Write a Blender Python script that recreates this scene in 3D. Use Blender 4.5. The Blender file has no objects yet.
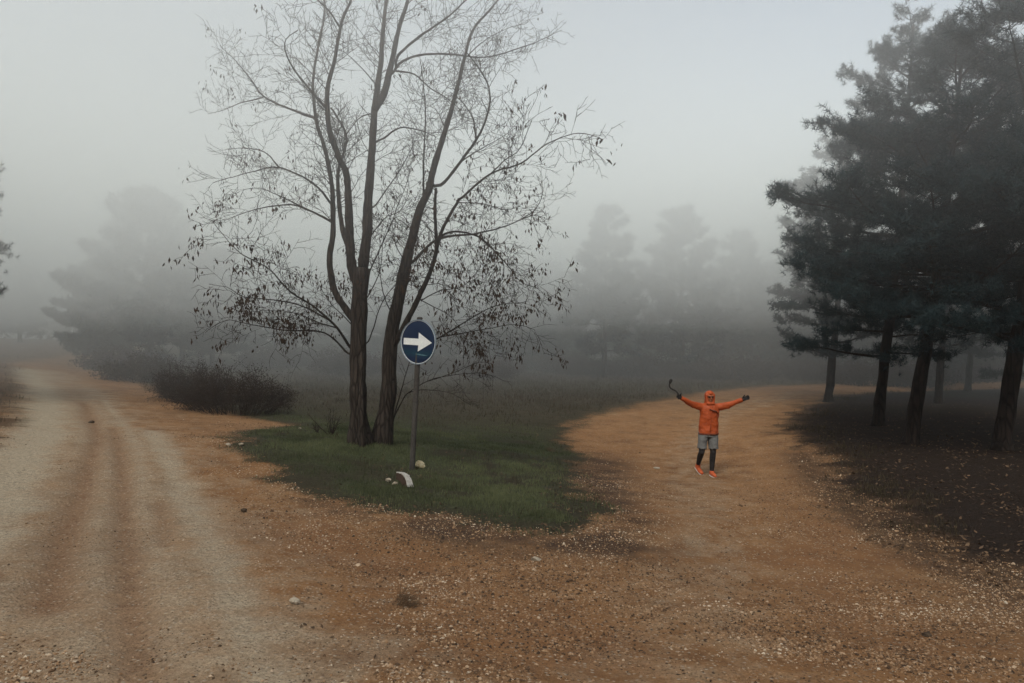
import bpy, math, random
import numpy as np
from mathutils import Vector, Matrix, noise as mnoise

random.seed(11)
rng = np.random.default_rng(11)
scene = bpy.context.scene
col = scene.collection
R = math.radians

# ------------------------------------------------------------------ camera
CAM_Z, F, CX, CY = 2.16, 740.0, 512.0, 341.5
cam_d = bpy.data.cameras.new('camera')
cam_d.sensor_width = 36.0
cam_d.lens = F / 1024.0 * 36.0
cam_d.clip_start = 0.05
cam_d.clip_end = 900.0
cam = bpy.data.objects.new('camera', cam_d)
cam.location = (0, 0, CAM_Z)
cam.rotation_euler = (R(90), 0, 0)
col.objects.link(cam)
scene.camera = cam

def P(px, py, Y):
    return np.array([(px - CX) / F * Y, Y, CAM_Z - (py - CY) / F * Y])

# ------------------------------------------------------------------ helpers
def tag(o, label=None, cat=None, group=None, kind=None):
    if label: o['label'] = label
    if cat: o['category'] = cat
    if group: o['group'] = group
    if kind: o['kind'] = kind
    return o

def empty(name, loc, label, cat, group=None):
    o = bpy.data.objects.new(name, None)
    o.empty_display_size = 0.2
    col.objects.link(o)
    o.location = loc
    return tag(o, label, cat, group)

def link_mesh(name, me, mat, parent=None, loc=None):
    if mat is not None:
        me.materials.clear()
        me.materials.append(mat)
    o = bpy.data.objects.new(name, me)
    col.objects.link(o)
    if parent is not None: o.parent = parent
    if loc is not None: o.location = loc
    return o

def copy_tree(o, parent=None):
    c = o.copy()
    col.objects.link(c)
    c.parent = parent
    for ch in list(o.children):
        copy_tree(ch, c)
    return c

class MB:
    """collects vertices and faces (tris / quads) and builds one mesh"""
    def __init__(s):
        s.v, s.f3, s.f4, s.n, s.a = [], [], [], 0, []
    def add(s, v, f3=None, f4=None, a=None):
        v = np.asarray(v, dtype=np.float32).reshape(-1, 3)
        s.v.append(v)
        s.a.append(np.full(len(v), 0.0 if a is None else a, np.float32) if np.ndim(a) == 0 else np.asarray(a, np.float32))
        if f3 is not None and len(f3): s.f3.append(np.asarray(f3, dtype=np.int64).reshape(-1, 3) + s.n)
        if f4 is not None and len(f4): s.f4.append(np.asarray(f4, dtype=np.int64).reshape(-1, 4) + s.n)
        s.n += len(v)
    def tube(s, pts, rad, sides=6, cap=True, a=0.0):
        pts = np.asarray(pts, float); n = len(pts)
        rad = np.broadcast_to(np.asarray(rad, float), (n,))
        t = np.gradient(pts, axis=0)
        t /= np.maximum(np.linalg.norm(t, axis=1, keepdims=True), 1e-9)
        ref = np.array([0.31, 0.17, 1.0]) if abs(t[0][2]) < 0.9 else np.array([1.0, 0.23, 0.1])
        u = np.cross(t[0], ref); u /= np.linalg.norm(u)
        th = np.arange(sides) * 2 * math.pi / sides
        rings = []
        for i in range(n):
            u = u - t[i] * np.dot(u, t[i]); u /= max(np.linalg.norm(u), 1e-9)
            w = np.cross(t[i], u)
            rings.append(pts[i] + rad[i] * (np.outer(np.cos(th), u) + np.outer(np.sin(th), w)))
        v = np.concatenate(rings)
        i = np.arange(n - 1)[:, None]; j = np.arange(sides)[None, :]
        k = (j + 1) % sides
        f4 = np.stack([i * sides + j, i * sides + k, (i + 1) * sides + k, (i + 1) * sides + j], -1).reshape(-1, 4)
        f3 = None
        if cap:
            f3 = [(0, q + 1, q) for q in range(1, sides - 1)] + \
                 [((n - 1) * sides, (n - 1) * sides + q, (n - 1) * sides + q + 1) for q in range(1, sides - 1)]
        s.add(v, f3, f4, a)
    def mesh(s, name, smooth=True):
        v = np.concatenate(s.v) if s.v else np.zeros((0, 3), np.float32)
        f3 = np.concatenate(s.f3) if s.f3 else np.zeros((0, 3), np.int64)
        f4 = np.concatenate(s.f4) if s.f4 else np.zeros((0, 4), np.int64)
        me = bpy.data.meshes.new(name)
        me.vertices.add(len(v)); me.vertices.foreach_set('co', v.ravel())
        nl = f3.size + f4.size
        me.loops.add(nl)
        me.loops.foreach_set('vertex_index', np.concatenate([f3.ravel(), f4.ravel()]).astype(np.int32))
        me.polygons.add(len(f3) + len(f4))
        st = np.concatenate([np.arange(len(f3)) * 3, f3.size + np.arange(len(f4)) * 4]).astype(np.int32)
        me.polygons.foreach_set('loop_start', st)
        me.polygons.foreach_set('use_smooth', np.full(len(f3) + len(f4), smooth))
        me.update(calc_edges=True)
        at = me.attributes.new('tone', 'FLOAT', 'POINT')
        at.data.foreach_set('value', np.concatenate(s.a) if s.a else np.zeros(0, np.float32))
        return me
    def build(s, name, mat, parent=None, loc=None, smooth=True):
        return link_mesh(name, s.mesh(name, smooth), mat, parent, loc)

def spline(pts, step):
    """Catmull-Rom through pts, resampled about every step"""
    p = np.asarray(pts, float)
    if len(p) < 3:
        n = max(2, int(np.linalg.norm(p[-1] - p[0]) / step) + 1)
        return p[0] + (p[-1] - p[0]) * np.linspace(0, 1, n)[:, None]
    q = np.vstack([2 * p[0] - p[1], p, 2 * p[-1] - p[-2]])
    out = []
    for i in range(1, len(q) - 2):
        n = max(2, int(np.linalg.norm(q[i + 1] - q[i]) / step))
        t = np.linspace(0, 1, n, endpoint=False)[:, None]
        out.append(0.5 * (2 * q[i] + (q[i + 1] - q[i - 1]) * t + (2 * q[i - 1] - 5 * q[i] + 4 * q[i + 1] - q[i + 2]) * t**2
                          + (3 * q[i] - q[i - 1] - 3 * q[i + 1] + q[i + 2]) * t**3))
    out.append(p[-1:])
    return np.concatenate(out)

def vnoise(x, y, seed=0):
    xi = np.floor(x).astype(np.int64); yi = np.floor(y).astype(np.int64)
    fx = x - xi; fy = y - yi
    fx = fx * fx * (3 - 2 * fx); fy = fy * fy * (3 - 2 * fy)
    def h(a, b):
        n = (a * 374761393 + b * 668265263 + seed * 974711) & 0xffffffff
        n = ((n ^ (n >> 13)) * 1274126177) & 0xffffffff
        return ((n ^ (n >> 16)) & 0xffff) / 65535.0
    return (h(xi, yi) * (1 - fx) + h(xi + 1, yi) * fx) * (1 - fy) + (h(xi, yi + 1) * (1 - fx) + h(xi + 1, yi + 1) * fx) * fy

def fbm(x, y, seed=0, o=4):
    s = 0; a = 0.5; t = 0
    for k in range(o):
        s = s + a * vnoise(x * 2**k, y * 2**k, seed + k); t += a; a *= 0.5
    return s / t * 2 - 1

# ------------------------------------------------------------------ materials
class NT:
    def __init__(s, name):
        s.m = bpy.data.materials.new(name); s.m.use_nodes = True
        s.t = s.m.node_tree; s.n = s.t.nodes; s.l = s.t.links
        s.n.clear()
        s.out = s.n.new('ShaderNodeOutputMaterial')
    def node(s, typ, **kw):
        n = s.n.new(typ)
        for k, v in kw.items():
            if k.startswith('i_'):
                key = k[2:].replace('_', ' ')
                n.inputs[key].default_value = v
            else: setattr(n, k, v)
        return n
    def link(s, a, b): s.l.new(a, b)
    def noise(s, scale, detail=4, rough=0.6, vec=None):
        n = s.node('ShaderNodeTexNoise'); n.inputs['Scale'].default_value = scale
        n.inputs['Detail'].default_value = detail; n.inputs['Roughness'].default_value = rough
        if vec is not None: s.link(vec, n.inputs['Vector'])
        return n
    def ramp(s, fac, stops):
        r = s.node('ShaderNodeValToRGB'); cr = r.color_ramp
        while len(cr.elements) < len(stops): cr.elements.new(0.5)
        for e, (p, c) in zip(cr.elements, stops):
            e.position = p; e.color = (*c, 1) if len(c) == 3 else c
        s.link(fac, r.inputs['Fac']); return r.outputs['Color']
    def val(s, fac, a, b, c=0.0, d=1.0, smooth=False):
        r = s.node('ShaderNodeMapRange'); r.clamp = True
        if smooth: r.interpolation_type = 'SMOOTHSTEP'
        for k, v in zip(('From Min', 'From Max', 'To Min', 'To Max'), (a, b, c, d)): r.inputs[k].default_value = v
        s.link(fac, r.inputs['Value']); return r.outputs['Result']
    def mix(s, fac, a, b, typ='MIX'):
        m = s.node('ShaderNodeMix', data_type='RGBA', blend_type=typ)
        for key, v in ((0, fac), (6, a), (7, b)):
            if isinstance(v, (int, float)): m.inputs[key].default_value = v
            elif isinstance(v, tuple): m.inputs[key].default_value = (*v, 1)
            else: s.link(v, m.inputs[key])
        return m.outputs[2]
    def math(s, op, a, b=None):
        m = s.node('ShaderNodeMath', operation=op)
        for i, v in enumerate((a, b)):
            if v is None: continue
            if isinstance(v, (int, float)): m.inputs[i].default_value = v
            else: s.link(v, m.inputs[i])
        return m.outputs[0]
    def attr(s, name):
        return s.node('ShaderNodeAttribute', attribute_name=name).outputs['Fac']
    def pos(s, obj=False):
        if obj: return s.node('ShaderNodeTexCoord').outputs['Object']
        return s.node('ShaderNodeNewGeometry').outputs['Position']
    def finish(s, color, rough=0.8, bump=None, bd=0.02, bs=0.6, spec=0.3, metallic=0.0, trans=None):
        b = s.node('ShaderNodeBsdfPrincipled')
        if isinstance(color, tuple): b.inputs['Base Color'].default_value = (*color, 1)
        else: s.link(color, b.inputs['Base Color'])
        if isinstance(rough, (int, float)): b.inputs['Roughness'].default_value = rough
        else: s.link(rough, b.inputs['Roughness'])
        b.inputs['Specular IOR Level'].default_value = spec
        b.inputs['Metallic'].default_value = metallic
        if bump is not None:
            bn = s.node('ShaderNodeBump'); bn.inputs['Strength'].default_value = bs; bn.inputs['Distance'].default_value = bd
            s.link(bump, bn.inputs['Height']); s.link(bn.outputs[0], b.inputs['Normal'])
        sh = b.outputs[0]
        if trans:
            t = s.node('ShaderNodeBsdfTranslucent')
            if isinstance(color, tuple): t.inputs[0].default_value = (*color, 1)
            else: s.link(color, t.inputs[0])
            mx = s.node('ShaderNodeMixShader'); mx.inputs[0].default_value = trans
            s.link(sh, mx.inputs[1]); s.link(t.outputs[0], mx.inputs[2]); sh = mx.outputs[0]
        s.link(sh, s.out.inputs['Surface'])
        return s.m

def simple_mat(name, c1, c2, scale=8, rough=0.8, bd=0.01, spec=0.3, obj=True, trans=None, metallic=0.0):
    n = NT(name); v = n.pos(obj)
    a = n.noise(scale, 5, 0.65, v)
    c = n.mix(n.val(a.outputs[0], 0.3, 0.7), c1, c2)
    return n.finish(c, rough, a.outputs[0], bd, 0.5, spec, metallic, trans)

def tone_mat(name, c1, c2, rough=0.75, spec=0.2, trans=None, scale=3.0):
    """colour follows the per-leaf 'tone' attribute with a little noise on top"""
    n = NT(name)
    a = n.noise(scale, 3, 0.6, n.pos())
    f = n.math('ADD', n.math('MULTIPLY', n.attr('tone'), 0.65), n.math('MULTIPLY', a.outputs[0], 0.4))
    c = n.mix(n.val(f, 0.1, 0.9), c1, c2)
    return n.finish(c, rough, None, spec=spec, trans=trans)

def bark_mat(name, c1, c2, scale=6.0):
    n = NT(name); v = n.pos(True)
    mp = n.node('ShaderNodeMapping'); mp.inputs['Scale'].default_value = (1, 1, 0.16)
    n.link(v, mp.inputs['Vector'])
    vo = n.node('ShaderNodeTexVoronoi', feature='DISTANCE_TO_EDGE'); vo.inputs['Scale'].default_value = scale * 3
    n.link(mp.outputs[0], vo.inputs['Vector'])
    a = n.noise(scale, 6, 0.7, mp.outputs[0])
    g = n.noise(1.7, 3, 0.6, v)
    crack = n.val(vo.outputs[0], 0.0, 0.18)
    c = n.mix(n.val(a.outputs[0], 0.3, 0.7), c1, c2)
    c = n.mix(n.val(crack, 0, 1, 0.75, 0), c, tuple(x * 0.3 for x in c1))
    c = n.mix(n.val(g.outputs[0], 0.55, 0.75, 0, 0.5), c, tuple(x * 1.25 for x in c2))
    h = n.math('ADD', n.math('MULTIPLY', crack, 0.7), a.outputs[0])
    return n.finish(c, 0.9, h, 0.03, 0.9, 0.15)

# ------------------------------------------------------------------ terrain
ctrl = [  # px, py, distance
    (412, 472, 12.1), (706, 476, 15.0), (372, 446, 13.5), (250, 446, 12.6), (330, 440, 14.5),
    (500, 683, 3.9), (200, 683, 3.75), (820, 683, 4.1), (0, 683, 3.7), (1024, 683, 4.25),
    (100, 500, 8.5), (230, 560, 6.1), (60, 420, 15.6), (40, 380, 27), (20, 364, 35), (250, 410, 21.5),
    (150, 384, 30), (600, 545, 7.9), (500, 500, 10.1), (400, 560, 6.8),
    (560, 430, 21.4), (700, 420, 23.5), (800, 389, 36), (930, 389, 37),
    (910, 445, 16.2), (828, 400, 29.9), (880, 425, 20.9), (1005, 450, 15.3),
    (900, 555, 8.3), (1024, 590, 7.1), (780, 540, 8.7), (700, 560, 7.8), (450, 400, 27), (600, 376, 45), (850, 500, 11.2),
]
cp = np.array([P(*c) for c in ctrl])
extra = np.array([(-14, 12, 0.9), (-9, 6, 0.75), (-24, 30, 1.5), (-30, 60, 2.0), (0, 80, 0.6), (40, 70, 0.5), (30, 25, 0.1),
                  (24, 8, 0.15), (0, -2, 0.35), (-8, -4, 0.4), (8, -4, 0.25), (0, -25, 0.3), (-25, -15, 0.6), (25, -15, 0.2),
                  (0, 140, 0.9), (-80, 60, 2.6), (80, 60, 0.8), (-80, 140, 2.4), (80, 140, 0.8)], float)
cp = np.vstack([cp, extra])
def _U(d2): return np.where(d2 > 1e-9, 0.5 * d2 * np.log(np.maximum(d2, 1e-9)), 0)
def _tps(p, lam=0.02):
    n = len(p)
    d2 = ((p[:, None, :2] - p[None, :, :2])**2).sum(-1)
    K = _U(d2) + np.eye(n) * lam
    Q = np.c_[np.ones(n), p[:, :2]]
    A = np.zeros((n + 3, n + 3)); A[:n, :n] = K; A[:n, n:] = Q; A[n:, :n] = Q.T
    return np.linalg.solve(A, np.r_[p[:, 2], 0, 0, 0])
_w = _tps(cp)
def H(x, y):
    x = np.clip(np.asarray(x, float), -90, 90); y = np.clip(np.asarray(y, float), -30, 150)
    sh = x.shape; x = x.ravel(); y = y.ravel()
    out = np.empty_like(x)
    for i in range(0, len(x), 40000):
        a, b = x[i:i + 40000], y[i:i + 40000]
        d2 = (a[:, None] - cp[None, :, 0])**2 + (b[:, None] - cp[None, :, 1])**2
        out[i:i + 40000] = _U(d2) @ _w[:-3] + _w[-3] + _w[-2] * a + _w[-1] * b
    return out.reshape(sh)
def h1(x, y): return float(H(np.array([x]), np.array([y]))[0])
_Ys = np.concatenate([np.arange(2.5, 30, 0.05), np.arange(30, 120, 0.25)])
def hit(px, py):
    """ground point (x, y) that lies on the line of sight of a spot in the photo"""
    xs = (px - CX) / F * _Ys; zs = CAM_Z - (py - CY) / F * _Ys
    d = zs - H(xs, _Ys)
    k = np.argmax(d < 0)
    if d[k] >= 0: k = len(_Ys) - 1
    return np.array([xs[k], _Ys[k]])
def outline(pp): return np.array([hit(*p) for p in pp])

def seg_dist(x, y, line):
    d = np.full(x.shape, 1e9)
    for a, b in zip(line[:-1], line[1:]):
        ab = b - a; L = max(ab @ ab, 1e-9)
        t = np.clip(((x - a[0]) * ab[0] + (y - a[1]) * ab[1]) / L, 0, 1)
        d = np.minimum(d, np.hypot(x - a[0] - t * ab[0], y - a[1] - t * ab[1]))
    return d
def inside(x, y, poly):
    r = np.zeros(x.shape, bool)
    for (x0, y0), (x1, y1) in zip(poly, np.roll(poly, -1, 0)):
        c = ((y0 > y) != (y1 > y)) & (x < (x1 - x0) * (y - y0) / (y1 - y0 + 1e-12) + x0)
        r ^= c
    return r
def sdist(x, y, poly):
    d = seg_dist(x, y, np.vstack([poly, poly[:1]]))
    return np.where(inside(x, y, poly), d, -d)

def smooth(a, lo, hi):
    t = np.clip((a - lo) / (hi - lo), 0, 1); return t * t * (3 - 2 * t)
# grass island and the field behind it, between the two roads
isl_front = outline([(92, 368), (140, 384), (180, 398), (235, 414), (285, 424), (225, 431), (228, 442), (264, 468), (322, 498), (395, 516),
                     (455, 522), (520, 531), (562, 534), (588, 524), (594, 508), (592, 495), (590, 475), (584, 455), (562, 436), (585, 419),
                     (650, 402), (720, 391), (775, 386), (830, 384)])
island = np.vstack([isl_front, [(22, 44), (34, 44), (60, 44), (70, 140), (-70, 140), (-34, 75)]])
verge = np.vstack([outline([(1024, 582), (962, 556), (905, 530), (862, 500), (828, 470), (802, 446), (788, 426), (800, 408), (832, 397), (880, 392.5), (935, 391)]),
                   [(32, 38.5), (60, 38.5), (60, -6), (12, -6), (6.5, 2), (5.6, 5)]])
bank = np.vstack([outline([(0, 445), (14, 410), (21, 385), (14, 368), (2, 362)]), [(-34, 75), (-80, 75), (-80, -10), (-9, -4), (-9.2, 7)]])
GX = np.unique(np.concatenate([np.arange(-12, 12.01, 0.085), np.arange(-40, -12, 0.6), np.arange(12, 40, 0.5), np.arange(-400, -40, 12), np.arange(41, 400, 12)]))
GY = np.unique(np.concatenate([np.arange(2, 26, 0.085), np.arange(26, 60, 0.35), np.arange(60, 140, 3), np.arange(140, 420, 15), np.arange(-30, 2, 0.7), np.arange(-120, -30, 8)]))
gx, gy = np.meshgrid(GX, GY)
def masks(x, y):
    w = 0.42 * fbm(x * 0.9, y * 0.9, 3) + 0.30 * fbm(x * 3.2, y * 3.2, 8) + 0.16 * fbm(x * 9, y * 9, 9)
    di = sdist(x, y, island) + w + 0.35 * fbm(x * 1.9, y * 1.9, 33) * np.exp(-((x - 1.4) / 1.6)**2); dv = sdist(x, y, verge) + w * 1.3; db = sdist(x, y, bank) + w
    return di, dv, db
di, dv, db = masks(gx, gy)
non = np.maximum(np.maximum(di, dv), db)
gz = H(gx, gy)
near = np.clip(1 - np.abs(gy - 10) / 60, 0, 1)
# ruts, lumps and the low rise of the verges
pale_lines = [(outline([(20, 370), (42, 385), (46, 400), (44, 433), (20, 457), (-10, 500), (-60, 560)]), 0.75, 1.05),
              (outline([(45, 372), (75, 384), (102, 396), (125, 425), (139, 450), (141, 483), (152, 524), (165, 600), (175, 683)]), 0.22, 0.75),
              (outline([(100, 470), (104, 500), (112, 540), (105, 600), (95, 683)]), 0.16, 0.65),
              (outline([(150, 430), (178, 483), (204, 530), (235, 600), (262, 683)]), 0.34, 0.85),
              (outline([(10, 560), (20, 620), (30, 683)]), 0.3, 0.6),
              (outline([(30, 370), (70, 400), (100, 450), (110, 520), (120, 600), (130, 683)]), 1.5, 0.68)]
red_lines = [(outline([(60, 380), (86, 405), (99, 433), (84, 483), (68, 524), (50, 600)]), 0.17, 1.0),
             (outline([(112, 425), (121, 457), (125, 520), (132, 600), (140, 683)]), 0.13, 0.95), (outline([(158, 500), (165, 540)]), 0.1, 0.7),
             (outline([(300, 530), (420, 575), (480, 620), (560, 640)]), 0.6, 0.75), (outline([(860, 520), (800, 560), (900, 640)]), 0.5, 0.6)]
pale = np.zeros_like(gx); red = np.zeros_like(gx)
ww = 1 + 0.45 * fbm(gx * 1.6, gy * 1.6, 90) + 0.35 * fbm(gx * 6, gy * 6, 91)
for ln, wd, k in pale_lines: pale = np.maximum(pale, k * np.exp(-(seg_dist(gx, gy, ln) / (wd * ww))**2))
for ln, wd, k in red_lines: red = np.maximum(red, k * np.exp(-(seg_dist(gx, gy, ln) / (wd * ww))**2))
track = outline([(800, 392), (720, 415), (690, 450), (705, 520), (700, 600), (640, 683)])
pale = np.maximum(pale, 0.30 * np.exp(-(seg_dist(gx, gy, track) / 0.9)**2))
darkp = np.clip(1.3 * np.exp(-(seg_dist(gx, gy, outline([(455, 528), (540, 542), (625, 542), (612, 515), (603, 485), (600, 460)])) / 0.62)**2) * (0.75 + 1.0 * fbm(gx * 1.8, gy * 1.8, 48)), 0, 1)
darkp = np.maximum(darkp, 0.55 * np.exp(-(seg_dist(gx, gy, outline([(225, 440), (262, 474), (320, 505), (395, 524)])) / 0.28)**2) * (fbm(gx * 2.2, gy * 2.2, 49) > -0.1))
darkp = np.maximum(darkp, 0.6 * np.exp(-(seg_dist(gx, gy, outline([(640, 480), (610, 470), (620, 520)])) / 0.5)**2) * (fbm(gx * 2, gy * 2, 5) > 0))
darkp = np.maximum(darkp, 0.42 * smooth(gx + 0.25 * (8 - gy) + 0.6 * fbm(gx, gy, 58), 2.6, 5.2) * (gy < 12) * (0.6 + 0.8 * np.clip(fbm(gx * 1.6, gy * 1.6, 59), 0, 1)))  # vignette and tree shade painted as darker dirt at lower right
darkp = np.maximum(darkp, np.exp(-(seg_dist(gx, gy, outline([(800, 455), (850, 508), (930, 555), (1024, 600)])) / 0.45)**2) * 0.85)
shade_edge = np.clip(fbm(gx * 1.5, gy * 1.5, 31) * 1.6, 0, 1)
gz = gz - 0.05 * red * (red_lines is not None) - 0.03 * pale * near + 0.045 * np.clip(non, -0.2, 1.0) * near
gz += (0.03 * fbm(gx * 0.7, gy * 0.7, 21) + 0.014 * fbm(gx * 3, gy * 3, 14) + 0.006 * fbm(gx * 9, gy * 9, 15, 2)) * near
wid = 0.35 + 0.06 * np.clip(gy - 12, 0, 20) + 0.5 * np.clip(fbm(gx * 0.6, gy * 0.6, 54), 0, 1)
soil = np.maximum(smooth(np.maximum(di, db) / wid, -1, 1), smooth(dv + 0.5 * fbm(gx * 1.7, gy * 1.7, 52), -0.9, 0.5))
isl_only = smooth(di, -0.05, 0.5) * (gy < 26)
patch = fbm(gx * 1.1, gy * 1.1, 40)
lush = smooth(di, 0.0, 0.95) * (gy < 26) * np.clip(0.62 + 1.15 * patch + 0.7 * fbm(gx * 3.1, gy * 3.1, 44), 0, 1) * smooth(24 - gy, 0, 8)
lush *= 1 - 0.85 * np.exp(-(seg_dist(gx, gy, outline([(420, 520), (520, 532), (590, 520), (596, 490), (590, 462)])) / 0.7)**2) * np.clip(0.7 + fbm(gx * 2, gy * 2, 47), 0, 1)
field = smooth(di, 0.0, 1.0) * smooth(gy, 17, 30)
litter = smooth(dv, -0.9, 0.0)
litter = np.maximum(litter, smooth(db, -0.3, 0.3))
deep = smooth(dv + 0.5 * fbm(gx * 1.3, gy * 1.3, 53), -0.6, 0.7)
bankg = smooth(db, -0.1, 0.5)

from bisect import bisect
def ground_z(x, y):
    """height of the finished surface (bilinear on the grid)"""
    x = np.asarray(x, float); y = np.asarray(y, float)
    i = np.clip(np.searchsorted(GX, x) - 1, 0, len(GX) - 2); j = np.clip(np.searchsorted(GY, y) - 1, 0, len(GY) - 2)
    u = (x - GX[i]) / (GX[i + 1] - GX[i]); v = (y - GY[j]) / (GY[j + 1] - GY[j])
    return (gz[j, i] * (1 - u) + gz[j, i + 1] * u) * (1 - v) + (gz[j + 1, i] * (1 - u) + gz[j + 1, i + 1] * u) * v
def sample(a, x, y):
    i = np.clip(np.searchsorted(GX, x) - 1, 0, len(GX) - 1); j = np.clip(np.searchsorted(GY, y) - 1, 0, len(GY) - 1)
    return a[j, i]
def gz1(x, y): return float(ground_z(np.array([x]), np.array([y]))[0])
def foot(px, py):
    x, y = hit(px, py); return np.array([x, y, gz1(x, y)])

def ground_material():
    n = NT('dirt_and_turf'); p = n.pos()
    soilA, lushA, paleA, redA, darkA, litA, fieldA, deepA = (n.attr(k) for k in ('soil', 'lush', 'pale', 'red', 'dark', 'litter', 'field', 'deep'))
    big = n.noise(0.55, 5, 0.6, p); mid = n.noise(3.2, 6, 0.7, p); fine = n.noise(24, 5, 0.75, p); grit = n.noise(95, 3, 0.8, p)
    vo = n.node('ShaderNodeTexVoronoi', feature='F1'); vo.inputs['Scale'].default_value = 30; n.link(p, vo.inputs['Vector'])
    vo2 = n.node('ShaderNodeTexVoronoi', feature='F1'); vo2.inputs['Scale'].default_value = 55; n.link(p, vo2.inputs['Vector'])
    # dirt
    d = n.ramp(mid.outputs[0], [(0.25, DIRT[0]), (0.5, DIRT[1]), (0.75, DIRT[2])])
    d = n.mix(n.val(big.outputs[0], 0.35, 0.7), d, DIRT[3])
    blot = n.noise(1.5, 6, 0.72, p)
    d = n.mix(n.val(blot.outputs[0], 0.46, 0.68, 0.0, 0.62), d, (0.15, 0.066, 0.029))
    d = n.mix(n.val(blot.outputs[0], 0.43, 0.28, 0.0, 0.45), d, (0.50, 0.33, 0.19))
    pl = n.math('ADD', paleA, n.val(mid.outputs[0], 0.35, 0.75, -0.25, 0.25))
    pl = n.math('MULTIPLY', n.val(pl, 0.1, 0.95), n.val(paleA, 0.02, 0.2))
    d = n.mix(pl, d, n.mix(n.val(fine.outputs[0], 0.3, 0.7), tuple(x * 0.72 for x in PALE), PALE))
    rd = n.math('MULTIPLY', redA, n.val(mid.outputs[0], 0.3, 0.7, 0.3, 1))
    d = n.mix(rd, d, REDD)
    # pebbles printed in the surface: pale chips and dark crumbs
    chip = n.math('MULTIPLY', n.val(vo.outputs['Distance'], 0.16, 0.3, 1, 0), n.val(n.node('ShaderNodeSeparateColor').outputs[0], 0, 1))
    sc = n.node('ShaderNodeSeparateColor'); n.link(vo.outputs['Color'], sc.inputs[0])
    chipm = n.math('MULTIPLY', n.val(vo.outputs['Distance'], 0.2, 0.42, 1, 0), n.val(sc.outputs[0], 0.62, 0.72))
    d = n.mix(n.math('MULTIPLY', chipm, 0.8), d, (0.60, 0.49, 0.37))
    sc2 = n.node('ShaderNodeSeparateColor'); n.link(vo2.outputs['Color'], sc2.inputs[0])
    crumb = n.math('MULTIPLY', n.val(vo2.outputs['Distance'], 0.2, 0.45, 1, 0), n.val(sc2.outputs[1], 0.52, 0.58))
    crumb = n.math('MULTIPLY', crumb, n.val(mid.outputs[0], 0.42, 0.6))
    d = n.mix(n.math('MULTIPLY', crumb, 0.85), d, (0.045, 0.028, 0.018))
    d = n.mix(n.val(fine.outputs[0], 0.25, 0.75, 0.0, 1.0), n.mix(0.5, d, (0, 0, 0)), d)
    d = n.mix(n.val(grit.outputs[0], 0.35, 0.7, 0.35, 0.0), d, (0.05, 0.03, 0.02))
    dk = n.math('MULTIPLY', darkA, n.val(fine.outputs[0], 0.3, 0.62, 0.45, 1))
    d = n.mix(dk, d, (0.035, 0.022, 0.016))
    # turf, dead field and needle litter
    t = n.ramp(fine.outputs[0], [(0.3, (0.018, 0.014, 0.009)), (0.7, (0.05, 0.042, 0.022))])
    t = n.mix(n.math('MULTIPLY', lushA, 0.85), t, n.ramp(fine.outputs[0], [(0.3, (0.030, 0.038, 0.018)), (0.7, (0.080, 0.092, 0.045))]))
    t = n.mix(fieldA, t, n.ramp(mid.outputs[0], [(0.3, (0.030, 0.027, 0.016)), (0.55, (0.055, 0.043, 0.028)), (0.75, (0.08, 0.055, 0.038))]))
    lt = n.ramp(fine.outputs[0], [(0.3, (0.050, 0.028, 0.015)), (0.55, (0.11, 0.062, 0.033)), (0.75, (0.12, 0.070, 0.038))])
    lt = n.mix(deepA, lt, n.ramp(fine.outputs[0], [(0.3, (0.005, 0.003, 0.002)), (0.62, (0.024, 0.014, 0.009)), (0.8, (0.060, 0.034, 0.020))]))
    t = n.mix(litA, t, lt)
    edge = n.math('ADD', soilA, n.val(fine.outputs[0], 0.3, 0.7, -0.35, 0.35))
    c = n.mix(n.val(edge, 0.3, 0.7), d, t)
    hgt = n.math('ADD', n.math('MULTIPLY', n.val(vo.outputs['Distance'], 0, 0.45, 1, 0), 0.5), n.math('MULTIPLY', fine.outputs[0], 1.0))
    hgt = n.math('ADD', hgt, n.math('MULTIPLY', grit.outputs[0], 0.4))
    return n.finish(c, 0.92, hgt, 0.025, 0.9, 0.12)
DIRT = [(0.20, 0.094, 0.039), (0.37, 0.190, 0.083), (0.50, 0.295, 0.15), (0.40, 0.195, 0.079)]
PALE = (0.64, 0.515, 0.365)
REDD = (0.27, 0.125, 0.056)
M_ground = ground_material()

def ground_object(name, keep):
    ny, nx = gx.shape
    j, i = np.nonzero(keep)
    q = np.stack([j * nx + i, j * nx + i + 1, (j + 1) * nx + i + 1, (j + 1) * nx + i], -1)
    used, inv = np.unique(q.ravel(), return_inverse=True)
    mb = MB(); mb.add(np.stack([gx.ravel()[used], gy.ravel()[used], gz.ravel()[used]], -1), None, inv.reshape(-1, 4))
    me = mb.mesh(name)
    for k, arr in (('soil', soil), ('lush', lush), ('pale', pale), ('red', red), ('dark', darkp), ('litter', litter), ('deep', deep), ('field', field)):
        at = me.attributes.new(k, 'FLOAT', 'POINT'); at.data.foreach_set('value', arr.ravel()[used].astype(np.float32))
    return tag(link_mesh(name, me, M_ground), kind='structure')
cell_non = 0.25 * (non[:-1, :-1] + non[1:, :-1] + non[:-1, 1:] + non[1:, 1:])
cxm = 0.5 * (gx[:-1, :-1] + gx[1:, 1:]); cym = 0.5 * (gy[:-1, :-1] + gy[1:, 1:])
road_cell = (cell_non < 0.02) & (np.abs(cxm) < 70) & (cym > -25) & (cym < 90)
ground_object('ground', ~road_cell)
ground_object('dirt_road', road_cell)

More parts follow.
